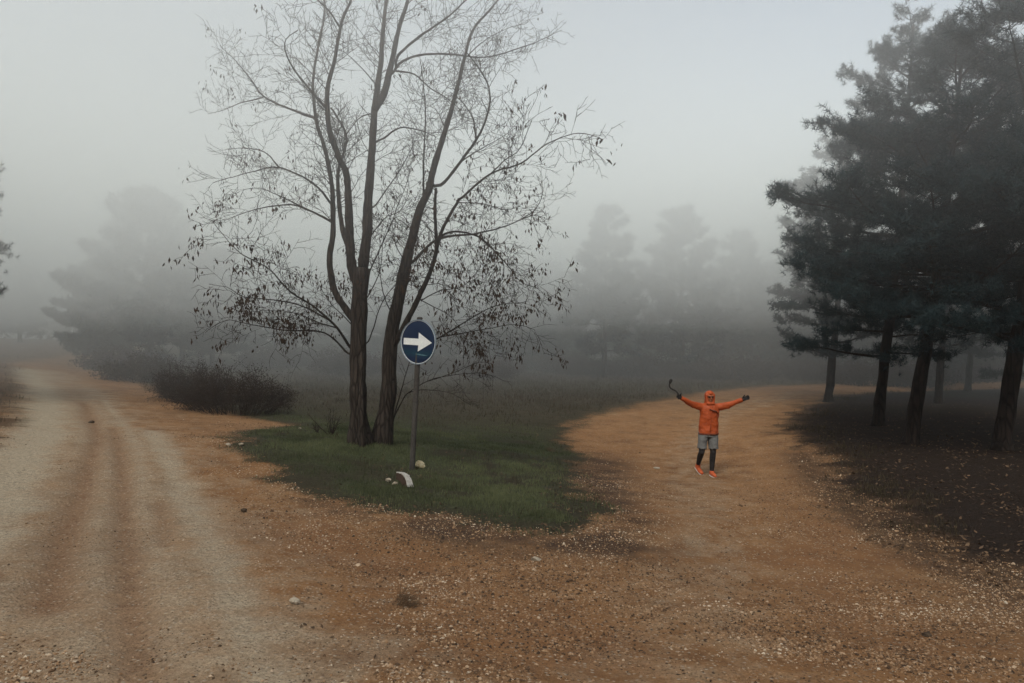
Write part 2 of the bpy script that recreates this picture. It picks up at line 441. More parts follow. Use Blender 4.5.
# ------------------------------------------------------------------ the bare tree between the two roads
M_bark = bark_mat('grey_brown_bark', (0.022, 0.016, 0.013), (0.058, 0.044, 0.036), 5.0)
M_twig = simple_mat('twig_bark', (0.022, 0.016, 0.013), (0.05, 0.038, 0.031), 9, 0.9, 0.004, 0.15)
M_podleaf = tone_mat('withered_leaf', (0.020, 0.012, 0.008), (0.070, 0.040, 0.024), 0.7, 0.15, 0.25)
TREE_Y = 13.5
BASE = foot(372, 447)

def leaf_card(mb, at, along, length, width, tone):
    """one hanging leaf or pod: a bent four-sided blade"""
    a = np.asarray(along, float); a /= np.linalg.norm(a)
    s = np.cross(a, rng.normal(size=3)); s /= max(np.linalg.norm(s), 1e-6)
    nrm = np.cross(a, s) * length * 0.12
    v = [at, at + a * length * 0.45 + s * width * 0.5 + nrm, at + a * length, at + a * length * 0.5 - s * width * 0.5 + nrm * 0.6]
    mb.add(v, [(0, 1, 2), (0, 2, 3)], None, tone)

def perp(t):
    r = rng.normal(size=3); r -= t * (r @ t); return r / max(np.linalg.norm(r), 1e-9)

def wander(p0, d0, L, n, bend, lift):
    pts = [np.array(p0, float)]; d = np.array(d0, float)
    for i in range(n):
        d = d + rng.normal(size=3) * bend + np.array([0, 0, lift]); d /= np.linalg.norm(d)
        pts.append(pts[-1] + d * (L / n))
    return np.array(pts)

def limb3(trace, y_start, y_end):
    """photo trace of a limb -> points in space; limbs spread in depth as a real crown does"""
    n = len(trace); out = []
    for i, t in enumerate(trace):
        u = i / (n - 1)
        out.append(P(t[0], t[1], TREE_Y + y_start + (y_end - y_start) * u ** 1.1))
    return np.array(out)

# (trace in photo pixels, radius at start and end in mm, depth at start and end in m)
LIMBS = [
 ([(363,270),(367,237),(368,215),(373,151),(376,111),(382,67),(384,34),(389,-8),(392,-50)], 108, 24, 0, 0.5),
 ([(376,111),(384,95),(392,64),(400,30),(409,0),(416,-40)], 78, 24, 0.25, -0.4),
 ([(357,290),(352,265),(350,229),(348,178),(341,162),(335,145),(330,128),(329,91),(335,64),(343,24),(353,0),(360,-35)], 100, 17, 0.05, -0.9),
 ([(360,320),(348,312),(335,291),(330,260),(334,229),(333,189),(326,151),(318,125),(315,101),(315,74),(320,40),(325,13),(322,-20)], 74, 16, 0, 0.9),
 ([(354,262),(343,229),(338,175),(347,141),(338,120),(331,108)], 55, 20, 0.1, 0.9),
 ([(316,118),(294,111),(264,96),(251,79),(237,61),(220,45)], 36, 8, 0.85, 1.7),
 ([(262,98),(240,103),(225,109),(208,114)], 20, 5, 1.3, 2.0),
 ([(328,108),(308,88),(291,66),(284,44),(298,30)], 30, 8, -0.4, -1.4),
 ([(343,24),(328,10),(311,-4),(290,-16)], 22, 8, -0.7, -1.5),
 ([(333,205),(315,183),(281,167),(257,170),(235,176),(213,183)], 32, 6, 0.6, -0.7),
 ([(281,167),(264,152),(244,148),(228,150)], 18, 5, 0.2, 0.7),
 ([(331,221),(311,210),(291,204),(257,209),(224,222)], 32, 6, 0.5, 1.5),
 ([(311,210),(281,197),(261,189),(243,190)], 20, 5, 0.8, 0.1),
 ([(351,348),(338,328),(315,307),(291,292),(271,270),(254,260),(237,249),(214,223)], 36, 6, 0, -1.6),
 ([(325,318),(301,306),(267,299),(244,296),(227,286),(209,284)], 21, 5, -0.4, -1.3),
 ([(348,354),(325,333),(288,331),(254,326),(227,321),(205,333)], 26, 5, 0, 0.9),
 ([(338,328),(318,322),(292,312),(262,310)], 18, 5, -0.2, 0.4),
 # right-hand stem
 ([(409,250),(417,220),(421,207),(429,190),(433,172),(442,145),(452,114),(461,84),(468,54),(476,30),(498,3),(520,-25)], 92, 12, 0.35, 0.5),
 ([(392,352),(398,338),(407,321),(421,294),(434,261),(436,240),(435,210),(436,188)], 72, 26, 0.3, -0.5),
 ([(428,200),(424,162),(426,120),(424,88),(420,60)], 28, 9, 0.4, -0.3),
 ([(434,261),(441,234),(458,203),(461,199),(491,175),(521,165),(548,145),(579,135),(603,140)], 42, 6, -0.3, -1.9),
 ([(441,185),(461,162),(481,133),(489,111),(489,88),(478,67),(466,52)], 42, 12, 0.4, -0.8),
 ([(476,138),(473,118),(461,101),(450,92)], 24, 9, 0, 0.6),
 ([(412,262),(438,239),(475,234),(502,227),(532,215),(542,219)], 36, 8, 0.35, 1.6),
 ([(520,221),(535,211),(543,195),(542,180)], 14, 5, 1.3, 1.7),
 ([(475,234),(491,247),(503,262),(502,279),(492,290)], 22, 5, 0.8, 0.3),
 ([(436,240),(452,232),(480,238),(505,262),(522,284),(539,291),(547,298)], 26, 5, -0.5, 0.3),
 ([(399,334),(425,340),(441,336),(475,315),(498,304),(528,301)], 26, 5, 0.3, -1.0),
 ([(441,336),(481,330),(515,325),(535,330)], 17, 5, -0.1, 0.6),
 ([(395,71),(400,64),(420,56),(451,54),(484,57),(515,50),(542,40),(562,30)], 32, 6, -0.1, 1.2),
 ([(398,56),(420,37),(447,17),(464,0),(480,-18)], 34, 10, -0.2, -1.2),
 ([(393,71),(414,74),(430,88),(447,98),(461,111)], 20, 8, -0.1, -0.8),
 ([(384,138),(399,128),(420,131),(436,138)], 22, 7, 0.1, -1.0),
 ([(372,114),(358,118),(345,135),(330,150)], 18, 6, 0.1, 1.1),
 ([(375,205),(392,182),(405,162),(416,140)], 18, 6, 0.1, 0.8),
 ([(367,277),(387,234),(397,210),(408,180)], 20, 6, 0, -0.7),
 ([(369,341),(384,301),(398,282),(404,262)], 18, 6, 0.05, 0.8),
 ([(375,84),(358,64),(342,50),(328,46)], 16, 5, 0.15, -0.7),
 ([(377,57),(365,37),(352,20)], 14, 5, 0.3, 0.9),
 ([(458,203),(480,204),(505,210),(520,206)], 16, 5, -0.8, -1.5),
 ([(491,175),(505,160),(520,148),(532,120)], 16, 5, -1.1, -2.0),
 ([(461,162),(478,150),(500,138),(515,128)], 16, 5, 0.2, 1.2),
 ([(448,128),(436,110),(425,104)], 14, 5, 0.4, 1.0),
 ([(468,54),(484,40),(505,28),(528,22)], 15, 5, 0.4, 1.4),
 ([(366,300),(380,270),(384,240),(392,214)], 15, 5, 0.1, 0.9),
 ([(396,318),(384,296),(378,262),(380,240)], 14, 5, 0.35, -0.4),
 ([(401,300),(414,270),(418,240),(431,222)], 13, 5, 0.3, 1.1),
 ([(358,330),(345,318),(330,302),(318,282)], 15, 5, 0, 1.0),
 ([(370,240),(384,220),(400,212),(412,190)], 14, 5, 0, -0.9),
 ([(407,262),(396,246),(392,225),(384,206)], 13, 5, 0.35, -0.5),
 ([(421,300),(440,290),(462,286),(480,268)], 15, 5, -0.1, -1.1),
 ([(421,294),(430,305),(452,318),(468,340)], 12, 4, -0.1, 0.5),
 # low shoots by the right-hand stem
 ([(391,428),(397,405),(404,380),(409,365),(414,345),(424,332)], 20, 5, 0.3, 0.1),
 ([(394,414),(404,398),(411,392),(434,380),(475,375),(502,380)], 16, 4, 0.25, -0.9),
 ([(411,393),(421,390),(451,393),(471,405)], 11, 4, -0.1, -0.7),
 ([(434,380),(455,372),(478,362),(492,364)], 10, 4, -0.3, 0.3),
]
tree = empty('bare_tree', BASE, 'tall bare tree with two leaning stems, standing on the grass between the roads', 'tree')
tinv = lambda v: np.asarray(v, float) - BASE
trunk_defs = [
 ([(361,449),(359,425),(358,388),(358,355),(359,318),(360,290),(363,268)], [165,152,148,146,146,150,140], -0.05, 0.0),
 ([(380,445),(384,425),(389,388),(389,365),(392,331),(399,297),(409,250)], [160,146,138,130,120,110,98], 0.22, 0.35),
]
AX = []
for tr, rr, y0, y1 in trunk_defs:
    p = limb3(tr, y0, y1); p[0, 2] = gz1(p[0, 0], p[0, 1]) - 0.12
    q = spline(p, 0.12)
    r = np.interp(np.linspace(0, 1, len(q)), np.linspace(0, 1, len(rr)), rr) / 1000 * 1.02
    r[:6] *= np.linspace(1.5, 1.0, 6)
    r *= 1 + 0.05 * np.sin(np.arange(len(q)) * 1.1) + 0.03 * rng.normal(size=len(q))
    mb = MB(); mb.tube(tinv(q), r, 14)
    AX.append(q)
    mb.build('trunk', M_bark, tree)
# the thin dark stem right in front
p = limb3([(363,453),(361.5,425),(361,400),(362,370),(361,340),(360,312)], -0.42, 0.0); p[0, 2] = gz1(p[0, 0], p[0, 1]) - 0.1
q = spline(p, 0.1); mb = MB(); mb.tube(tinv(q), np.linspace(0.065, 0.022, len(q)) * (1 + 0.06 * np.sin(np.arange(len(q)))), 9)
mb.build('stem', M_bark, tree)

limbs, twigs, pods = MB(), MB(), MB()
axes = []
def hang_leaves(pt, z, many):
    for _ in range(many):
        b = pt + rng.normal(size=3) * 0.05
        dn = np.array([rng.normal() * 0.35, rng.normal() * 0.35, -1.0])
        leaf_card(pods, tinv(b), dn, rng.uniform(0.04, 0.13), rng.uniform(0.016, 0.045), rng.random())
def twig_set(pts, r0, level, lowbias):
    """side twigs along a limb, and finer ones along each of those"""
    seg = np.linalg.norm(np.diff(pts, axis=0), axis=1); cum = np.r_[0, np.cumsum(seg)]; L = cum[-1]
    s = (0.35 if level == 0 else 0.06) + rng.random() * 0.15
    while s < L:
        i = min(np.searchsorted(cum, s) - 1, len(pts) - 2); u = (s - cum[i]) / max(seg[i], 1e-6)
        p = pts[i] * (1 - u) + pts[i + 1] * u
        t = pts[i + 1] - pts[i]; t /= np.linalg.norm(t)
        frac = s / L
        if level == 0:
            d = t * 0.55 + perp(t) * 0.85 + np.array([0, 0, 0.12])
            ln = rng.uniform(0.3, 1.15) * (0.45 + 0.7 * (1 - frac)); rad = min(0.0078, r0 * 0.45) ; n = 6; bend = 0.11; sides = 4
        elif level == 1:
            d = t * 0.6 + perp(t) * 0.75; ln = rng.uniform(0.15, 0.48); rad = 0.0043; n = 4; bend = 0.13; sides = 3
        else:
            d = t * 0.6 + perp(t) * 0.7; ln = rng.uniform(0.08, 0.2); rad = 0.0033; n = 2; bend = 0.2; sides = 3
        d /= np.linalg.norm(d)
        low = p[2] < 4.8
        q = wander(p, d, ln, n, bend, -0.03 if low else 0.05)
        twigs.tube(tinv(q), np.linspace(rad, max(rad * 0.5, 0.0024), len(q)), sides, False)
        if level < 2: twig_set(q, rad, level + 1, lowbias)
        pz = q[-1][2]
        # withered leaves hang mostly from the low outer twigs
        side = abs(q[-1][0] - BASE[0]) / 2.5
        prob = (0.34 if pz < 4.1 else 0.11 if pz < 5.3 else 0.02) * min(1, 0.2 + side) * (1.75 if mnoise.noise(Vector(q[-1]) * 1.9) > 0.02 else 0.22)
        if pz > 1.6 and level >= 1 and rng.random() < prob: hang_leaves(q[-1], pz, rng.integers(2, 7))
        s += (rng.uniform(0.07, 0.17) if level == 0 else rng.uniform(0.07, 0.16) if level == 1 else rng.uniform(0.08, 0.16))
for tr, r0, r1, y0, y1 in LIMBS:
    p3 = limb3(tr, y0, y1)
    allp = np.concatenate(AX); dd = np.linalg.norm(allp - p3[0], axis=1) + 0.6 * np.maximum(allp[:, 2] - p3[0][2] + 0.05, 0); kk = np.argmin(dd)
    if dd[kk] < 0.75:                 # root the limb inside the wood it grows from
        if dd[kk] < 0.12: p3[0] = allp[kk]
        else: p3 = np.vstack([allp[kk:kk + 1], p3])
    q = spline(p3, 0.10); AX.append(q)
    q[1:-1] += np.cumsum(rng.normal(size=(len(q) - 2, 3)), axis=0) * 0.0035
    rad = (r1 + (r0 - r1) * np.linspace(1, 0, len(q)) ** 1.3) * (0.95 if r0 > 50 else 0.84) / 1000 * (1 + 0.05 * rng.normal(size=len(q)))
    limbs.tube(tinv(q), rad, 8 if r0 > 40 else 6)
    far = np.linalg.norm(q - q[0], axis=1)
    start = int(len(q) * (0.25 if r0 > 50 else 0.12))
    if tr[0][1] > 380: twig_set(q[len(q) // 3:], r1 / 1000, 1, True)
    else: twig_set(q[start:], r1 / 1000, 0, tr[0][1] > 200)
limbs.build('limb', M_bark, tree)
twigs.build('twigs', M_twig, tree)
pods.build('withered_leaves', M_podleaf, tree, smooth=False)
# ------------------------------------------------------------------ pines
M_pbark = bark_mat('pine_bark', (0.010, 0.007, 0.006), (0.030, 0.021, 0.017), 3.5)
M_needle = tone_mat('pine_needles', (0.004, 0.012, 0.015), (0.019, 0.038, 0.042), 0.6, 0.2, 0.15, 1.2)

def tuft_proto(n, length, width):
    """a spray of needles round a shoot"""
    v, f = [], []
    for k in range(n):
        z = rng.uniform(-0.15, 1.0); a = rng.uniform(0, 2 * math.pi); r = math.sqrt(max(0, 1 - z * z * 0.8))
        d = np.array([r * math.cos(a), r * math.sin(a), z]); d /= np.linalg.norm(d)
        s = np.cross(d, rng.normal(size=3)); s /= np.linalg.norm(s)
        L = length * rng.uniform(0.7, 1.15); b = np.array([0, 0, rng.uniform(-0.5, 0.35) * length])
        v += [b + s * width * 0.5, b - s * width * 0.5, b + d * L]
        f.append((3 * k, 3 * k + 1, 3 * k + 2))
    return np.array(v), np.array(f)

def add_tufts(mb, pts, dirs, proto, smin, smax, tones):
    pv, pf = proto; n = len(pts); m = len(pv)
    d = dirs / np.maximum(np.linalg.norm(dirs, axis=1, keepdims=True), 1e-9)
    r = rng.normal(size=(n, 3)); u = r - d * (r * d).sum(1, keepdims=True); u /= np.linalg.norm(u, axis=1, keepdims=True)
    w = np.cross(d, u); s = rng.uniform(smin, smax, size=(n, 1, 1))
    V = (pv[None, :, 0:1] * u[:, None] + pv[None, :, 1:2] * w[:, None] + pv[None, :, 2:3] * d[:, None]) * s + pts[:, None]
    Fc = pf[None] + (np.arange(n) * m)[:, None, None]
    mb.add(V.reshape(-1, 3), Fc.reshape(-1, 3), None, np.repeat(tones, m))

def pine_meshes(h, r_trunk, first, spread, lean, ntier, protos, per_m, top_round=1.0, bend=0.12, droop=0.0, jitter=0.35):
    """trunk, boughs and needle sprays of one pine of height h, built round its base"""
    zt = np.linspace(0, 1, 26) ** 1.25 * h; u = zt / h
    wob = np.cumsum(rng.normal(size=(26, 2)) * 0.012 * h / 10, axis=0)
    tx = lean[0] * (u ** 1.0) * h + bend * np.sin(u * 2.6) + wob[:, 0]; ty = lean[1] * u * h + wob[:, 1]
    tp = np.stack([tx - tx[0], ty - ty[0], zt - 0.15], -1)
    rad = r_trunk * (1 - 0.86 * u ** 0.9); rad *= 1 + 0.04 * rng.normal(size=26); rad[0] *= 1.6; rad[1] *= 1.18
    trunk = MB(); trunk.tube(tp, rad, 12)
    boughs, crown = MB(), MB()
    tz = first
    def tpos(z): return np.array([np.interp(z, zt, tp[:, 0]), np.interp(z, zt, tp[:, 1]), z])
    T, D, TN = [], [], []
    k = 0
    while tz < h * 0.985:
        fu = (tz - first) / (h - first)
        prof = (0.62 + 0.38 * math.sin(min(1, fu * 2.6) * math.pi / 2)) * (1 - fu ** 1.6) ** 0.75 * top_round + 0.06
        nb = rng.integers(3, 6)
        a0 = rng.uniform(0, 2 * math.pi)
        for b in range(nb):
            a = a0 + b * 2 * math.pi / nb + rng.normal() * 0.3
            L = spread * prof * rng.uniform(1 - jitter, 1 + jitter * 0.5)
            up = 0.05 + 0.75 * fu ** 1.5 + rng.normal() * 0.10 - droop * (1 - fu)
            d0 = np.array([math.cos(a), math.sin(a), up]); d0 /= np.linalg.norm(d0)
            p0 = tpos(tz + rng.normal() * 0.08)
            n = max(4, int(L / 0.3))
            q = wander(p0, d0, L, n, 0.07, 0.018)
            boughs.tube(q, np.linspace(max(0.012, 0.016 * L + 0.006), 0.006, len(q)), 5, False)
            seg = L / n
            for i in range(1, n + 1):
                f = i / n
                if f < 0.28: continue
                t = q[i] - q[i - 1]; t /= np.linalg.norm(t)
                for sgn in (-1, 1):
                    if rng.random() < 0.15: continue
                    sl = L * 0.36 * (1.15 - 0.75 * f) * rng.uniform(0.6, 1.3) + 0.15
                    side = np.cross(t, [0, 0, 1.0]); side /= max(np.linalg.norm(side), 1e-6)
                    sd = t * 0.65 + side * sgn * 0.85 + np.array([0, 0, rng.normal() * 0.14 + 0.08]); sd /= np.linalg.norm(sd)
                    m = 4; sq = wander(q[i], sd, sl, m, 0.12, 0.03)
                    boughs.tube(sq, np.linspace(0.010, 0.004, len(sq)), 3, False)
                    cnt = max(2, int(sl * per_m * rng.uniform(0.75, 1.25)))
                    uu = rng.uniform(0.2, 1.05, cnt) * m; ii = np.minimum(uu.astype(int), m - 1); ff = (uu - ii)[:, None]
                    pp = sq[ii] * (1 - ff) + sq[ii + 1] * ff + rng.normal(size=(cnt, 3)) * 0.06
                    T.append(pp); D.append((sq[ii + 1] - sq[ii]) / (sl / m) + np.array([0, 0, 0.55]) + rng.normal(size=(cnt, 3)) * 0.3)
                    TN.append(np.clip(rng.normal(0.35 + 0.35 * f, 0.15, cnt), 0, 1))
            cnt = max(2, int(L * 0.35 * per_m))
            T.append(q[-1] + rng.normal(size=(cnt, 3)) * 0.14); D.append(np.tile(d0 + [0, 0, .5], (cnt, 1)) + rng.normal(size=(cnt, 3)) * 0.3)
            TN.append(np.clip(rng.normal(0.7, 0.15, cnt), 0, 1))
        k += 1
        tz += (h - first) / ntier * rng.uniform(0.75, 1.25)
    T = np.concatenate(T); D = np.concatenate(D); TN = np.concatenate(TN)
    pick = rng.integers(0, len(protos), len(T))
    for g, pr in enumerate(protos):
        m = pick == g
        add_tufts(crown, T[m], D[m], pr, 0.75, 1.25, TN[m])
    return trunk.mesh('trunk'), boughs.mesh('boughs'), crown.mesh('crown', False)

def pine(loc, label, meshes, rz=0.0, sc=1.0, group=None, name='pine_tree'):
    t = empty(name, loc, label, 'tree', group)
    t.rotation_euler = (0, 0, rz); t.scale = (sc, sc, sc)
    link_mesh('trunk', meshes[0], M_pbark, t)
    link_mesh('boughs', meshes[1], M_pbark, t)
    link_mesh('crown', meshes[2], M_needle, t)
    return t
fine = [tuft_proto(20, 0.145, 0.012) for _ in range(5)]
mids = [tuft_proto(15, 0.19, 0.020) for _ in range(4)]
coarse = [tuft_proto(11, 0.42, 0.06) for _ in range(4)]

near_pines = [
 ((828, 402), 11.2, 0.17, 1.8, 2.5, (0.05, 0.0), 22, mids, 21, 'furthest of the right-hand row of pines, thin trunk at the bend of the road'),
 ((877, 427), 11.3, 0.165, 2.0, 2.75, (0.09, 0.02), 26, fine, 26, 'pine with a tilted trunk, second in the row after the one at the road bend'),
 ((909, 446), 8.9, 0.17, 2.7, 2.8, (0.12, 0.0), 23, fine, 26, 'thick dark pine trunk closest to the road edge, in the middle of the right-hand row'),
 ((1002, 452), 11.5, 0.185, 2.3, 3.3, (0.12, 0.0), 23, fine, 26, 'dark pine at the right edge of the photo, trunk leaning out of frame'),
 ((938, 404), 10.5, 0.15, 2.1, 2.8, (0.05, 0.0), 18, mids, 18, 'slim pine further back, seen between the thick dark trunk and the edge pine'),
 ((967, 392), 11.0, 0.15, 1.8, 2.8, (0.04, 0.0), 17, mids, 17, 'faint pine deep in the shade behind the right-hand row'),
 ((1046, 400), 11.5, 0.2, 1.0, 3.4, (0.04, 0.0), 17, mids, 17, 'added pine behind the one at the right edge, darkening it, mostly out of frame'),  # extra pine added past the frame edge to darken the right side
]
for (px, py), h, r, first, spread, lean, nt, pr, pm, lab in near_pines:
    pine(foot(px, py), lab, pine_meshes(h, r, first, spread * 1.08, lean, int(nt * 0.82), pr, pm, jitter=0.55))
# ------------------------------------------------------------------ trees standing back in the fog
back_var = [pine_meshes(10.5, 0.2, 1.2, 2.9, (0.01, 0), 18, coarse, 10, droop=0.05, jitter=0.4),
            pine_meshes(9.0, 0.2, 0.7, 3.7, (-0.02, 0), 17, coarse, 10, top_round=1.1, jitter=0.45),
            pine_meshes(11.5, 0.19, 1.8, 2.6, (0.02, 0), 19, coarse, 10, jitter=0.5)]
# photo column, top row, distance, variant, turn, label, group
def back_tree(px, top, Y, var, rz, label, group=None, hs=1.0):
    x = (px - CX) / F * Y; z = gz1(x, Y)
    ztop = CAM_Z - (top - CY) / F * Y
    h0 = (10.5, 9.0, 11.5)[var]
    t = pine((x, Y, z), label, back_var[var], rz, (ztop - z) / h0, group)
    s = t.scale[0]; t.scale = (s * hs, s * hs, s)
    return t
G1 = 'pines fading into the fog behind the field'
back_tree(150, 197, 39, 1, 0.4, 'broad pointed pine looming in the fog beside the left road', hs=0.95)
back_tree(98, 262, 40, 1, 2.2, 'low bushy pine at the left road, left shoulder of the big misty clump', hs=0.95)
back_tree(212, 252, 42, 0, 1.3, 'hazy pine on the right flank of the big misty clump by the left road', hs=1.2)
back_tree(262, 290, 50, 1, 3.9, 'small misty pine behind the drooping left branches of the bare tree', hs=1.2)
back_tree(182, 232, 44, 2, 0.2, 'narrow misty pine close behind the broad pointed one', hs=1.35)
back_tree(122, 240, 44, 0, 3.3, 'misty pine filling the left slope of the big clump', hs=1.15)
back_tree(20, 262, 52, 0, 5.0, 'pale pine in the fog beyond the crest of the left road', hs=1.3)
back_tree(604, 206, 43, 2, 0.9, 'tall misty pine right of the bare tree, first of the pair behind the field', hs=1.0)
back_tree(684, 210, 44, 0, 2.7, 'tall misty pine behind the field, straight above the person in orange', hs=1.0)
back_tree(742, 232, 46, 2, 4.1, 'palest tall pine between the misty pair and the right-hand row', hs=1.0)
back_tree(545, 262, 54, 0, 5.3, 'faint pine just right of the drooping right branches of the bare tree', hs=1.2)
LF = 'one of the dim pines lost in the fog behind the field'
for k, (px, top, Y, var, hs) in enumerate([(470, 262, 55, 1, 1.3), (420, 258, 60, 0, 1.3), (640, 266, 62, 1, 1.3), (340, 282, 54, 1, 1.3), (300, 286, 62, 0, 1.3),
        (712, 268, 66, 1, 1.3), (575, 258, 66, 2, 1.3), (510, 266, 70, 1, 1.3), (776, 250, 60, 0, 1.3), (800, 240, 70, 2, 1.3), (385, 275, 72, 2, 1.3), (660, 262, 74, 0, 1.4),
        (760, 268, 78, 1, 1.4), (620, 270, 80, 1, 1.4), (545, 275, 82, 0, 1.4), (455, 280, 84, 2, 1.4), (850, 250, 58, 1, 1.3), (905, 250, 56, 0, 1.3), (965, 240, 54, 2, 1.3), (1010, 240, 60, 0, 1.3), (880, 262, 47, 1, 1.3), (945, 250, 44, 1, 1.2), (1000, 250, 46, 0, 1.2), (925, 270, 52, 1, 1.3),
        (566, 274, 50, 0, 1.3), (640, 268, 52, 2, 1.25), (722, 266, 53, 2, 1.25), (770, 262, 50, 2, 1.2), (520, 268, 49, 1, 1.2), (440, 272, 50, 0, 1.3), (390, 280, 52, 1, 1.3), (800, 262, 47, 1, 1.2)]):
    back_tree(px, top, Y, var, k * 1.37, LF, G1, hs)
LG = 'one of the pale pines lost in the fog beyond the left road'
for k, (px, top, Y, var, hs) in enumerate([(60, 275, 62, 2, 1.3), (120, 262, 66, 0, 1.3), (-20, 270, 58, 1, 1.3), (180, 268, 64, 2, 1.3), (240, 285, 72, 1, 1.4)]):
    back_tree(px, top, Y, var, k * 1.9 + 0.5, LG, 'pines fading into the fog beyond the left road', hs)
# nearer pine whose bough just enters at the left edge
x, Y = (-96 - CX) / F * 19.0, 19.0
pine((x, Y, gz1(x, Y)), 'dark pine off the left edge, one bough reaching into the picture', pine_meshes(9.0, 0.2, 2.4, 2.6, (0.0, 0), 13, fine, 12), 0.6)

# ------------------------------------------------------------------ bushes
M_brush = simple_mat('bramble_twigs', (0.020, 0.014, 0.012), (0.052, 0.036, 0.03), 3, 0.9, 0.004, 0.1)
M_brushleaf = tone_mat('bramble_leaves', (0.014, 0.010, 0.008), (0.055, 0.038, 0.028), 0.8, 0.1)
def bush_meshes(w, d, h, n, nleaf, leaf, rad=0.010):
    tw, lf = MB(), MB()
    for k in range(n):
        a = rng.uniform(0, 2 * math.pi); r = math.sqrt(rng.random()) * 0.8
        b = np.array([math.cos(a) * r * w / 2, math.sin(a) * r * d / 2, -0.05])
        out = np.array([math.cos(a) * r * w, math.sin(a) * r * d, h * 1.6]); out /= np.linalg.norm(out)
        L = h * rng.uniform(0.7, 1.15) * math.sqrt(max(0.15, 1 - (r * 0.9) ** 2))
        q = wander(b, out, L, 6, 0.17, -0.02)
        tw.tube(q, np.linspace(rad, rad * 0.35, 7), 3, False)
        for j in (2, 3, 4, 5):
            for _ in range(2):
                t = q[j + 1] - q[j]; t /= np.linalg.norm(t)
                s = wander(q[j], t * 0.5 + perp(t), L * rng.uniform(0.15, 0.4), 3, 0.25, 0.0)
                tw.tube(s, np.linspace(rad * 0.5, rad * 0.25, 4), 3, False)
                for p in s[1:]:
                    for _ in range(nleaf):
                        leaf_card(lf, p + rng.normal(size=3) * 0.06, rng.normal(size=3), leaf * rng.uniform(0.6, 1.3), leaf * 0.5, rng.random())
    return tw.mesh('stems'), lf.mesh('leaves', False)
def bush(px, py, Y, meshes, label, group=None, rz=0, s=1.0):
    x = (px - CX) / F * Y
    t = empty('bush', (x, Y, gz1(x, Y)), label, 'bush', group); t.rotation_euler = (0, 0, rz); t.scale = (s, s, s)
    link_mesh('stems', meshes[0], M_brush, t); link_mesh('leaves', meshes[1], M_brushleaf, t)
bm1 = bush_meshes(3.0, 2.2, 1.55, 170, 3, 0.05)
bm2 = bush_meshes(2.4, 2.0, 1.2, 90, 3, 0.085, 0.013)
bush(236, 412, 20.5, bm1, 'round dark leafless bush beside the left road, end of the hedge nearest the grass', s=0.88)
bush(190, 400, 23.5, bm1, 'dark leafless bush behind the round one, half merged with it', rz=2, s=0.85)
bush(140, 385, 31, bm2, 'low brown bush at the roadside under the big misty clump', rz=1, s=1.1)
bush(118, 376, 36, bm2, 'hazy bush further up the left roadside, before the crest', rz=3, s=1.2)
GB = 'brush along the far side of the field'
LB = 'one of the low brown bushes fading into fog along the far side of the field'
for k in range(46):
    px = 270 + k * 17 + rng.normal() * 6; Y = 38 + 12 * rng.random() + (4 if k % 3 == 0 else 0)
    bush(px, 370, Y, bm2, LB, GB, rng.uniform(0, 6.28), rng.uniform(0.9, 1.5))
# dark undergrowth far behind, under the last trees
def thicket():
    mb = MB(); n = 52000
    x = rng.uniform(-85, 85, n); y = rng.uniform(58, 92, n) - 0.0016 * x * x; top = 4.6 + 2.4 * fbm(x * 0.25, y * 0.25, 95) + 1.0 * fbm(x, y, 96)
    z = ground_z(x, y) + np.maximum(top, 0.3) * rng.uniform(0, 1, n) ** 0.8
    c = np.stack([x, y, z], -1); a = rng.normal(size=(n, 3)); a /= np.linalg.norm(a, axis=1, keepdims=True); b_ = np.cross(a, rng.normal(size=(n, 3))); b_ /= np.linalg.norm(b_, axis=1, keepdims=True)
    s_ = rng.uniform(0.12, 0.32, (n, 1)); V = np.stack([c - a * s_, c + b_ * s_ * 0.5, c + a * s_, c - b_ * s_ * 0.5], 1)
    q = np.arange(n)[:, None] * 4
    mb.add(V.reshape(-1, 3), np.concatenate([np.concatenate([q, q + 1, q + 2], 1), np.concatenate([q, q + 2, q + 3], 1)]), None, np.repeat(rng.random(n), 4))
    tag(mb.build('thicket', M_brushleaf, None, smooth=False), 'dark undergrowth beneath the far trees, dim in the fog', 'thicket', kind='stuff')
thicket()
# young leafless sapling on the grass left of the tree
def shrublet(px, py, hgt, n, label):
    b = foot(px, py); mb = MB()
    for k in range(n):
        d = np.array([rng.normal() * 0.35, rng.normal() * 0.35, 1]); d /= np.linalg.norm(d)
        q = wander([0, 0, -0.03], d, hgt * rng.uniform(0.6, 1.05), 7, 0.09, 0.02)
        mb.tube(q, np.linspace(0.009, 0.003, 8), 4, False)
        for j in range(2, 7):
            s = wander(q[j], (q[j + 1] - q[j]) / np.linalg.norm(q[j + 1] - q[j]) + perp(np.array([0, 0, 1.])) * 0.9, hgt * 0.25 * rng.random() + 0.06, 3, 0.2, 0.02)
            mb.tube(s, np.linspace(0.004, 0.002, 4), 3, False)
    tag(mb.build('sapling', M_brush, None, b), label, 'sapling')
shrublet(331, 438, 0.62, 9, 'thin leafless sapling on the grass left of the bare tree')
shrublet(318, 437, 0.35, 5, 'tiny twiggy sprout beside the thin sapling')
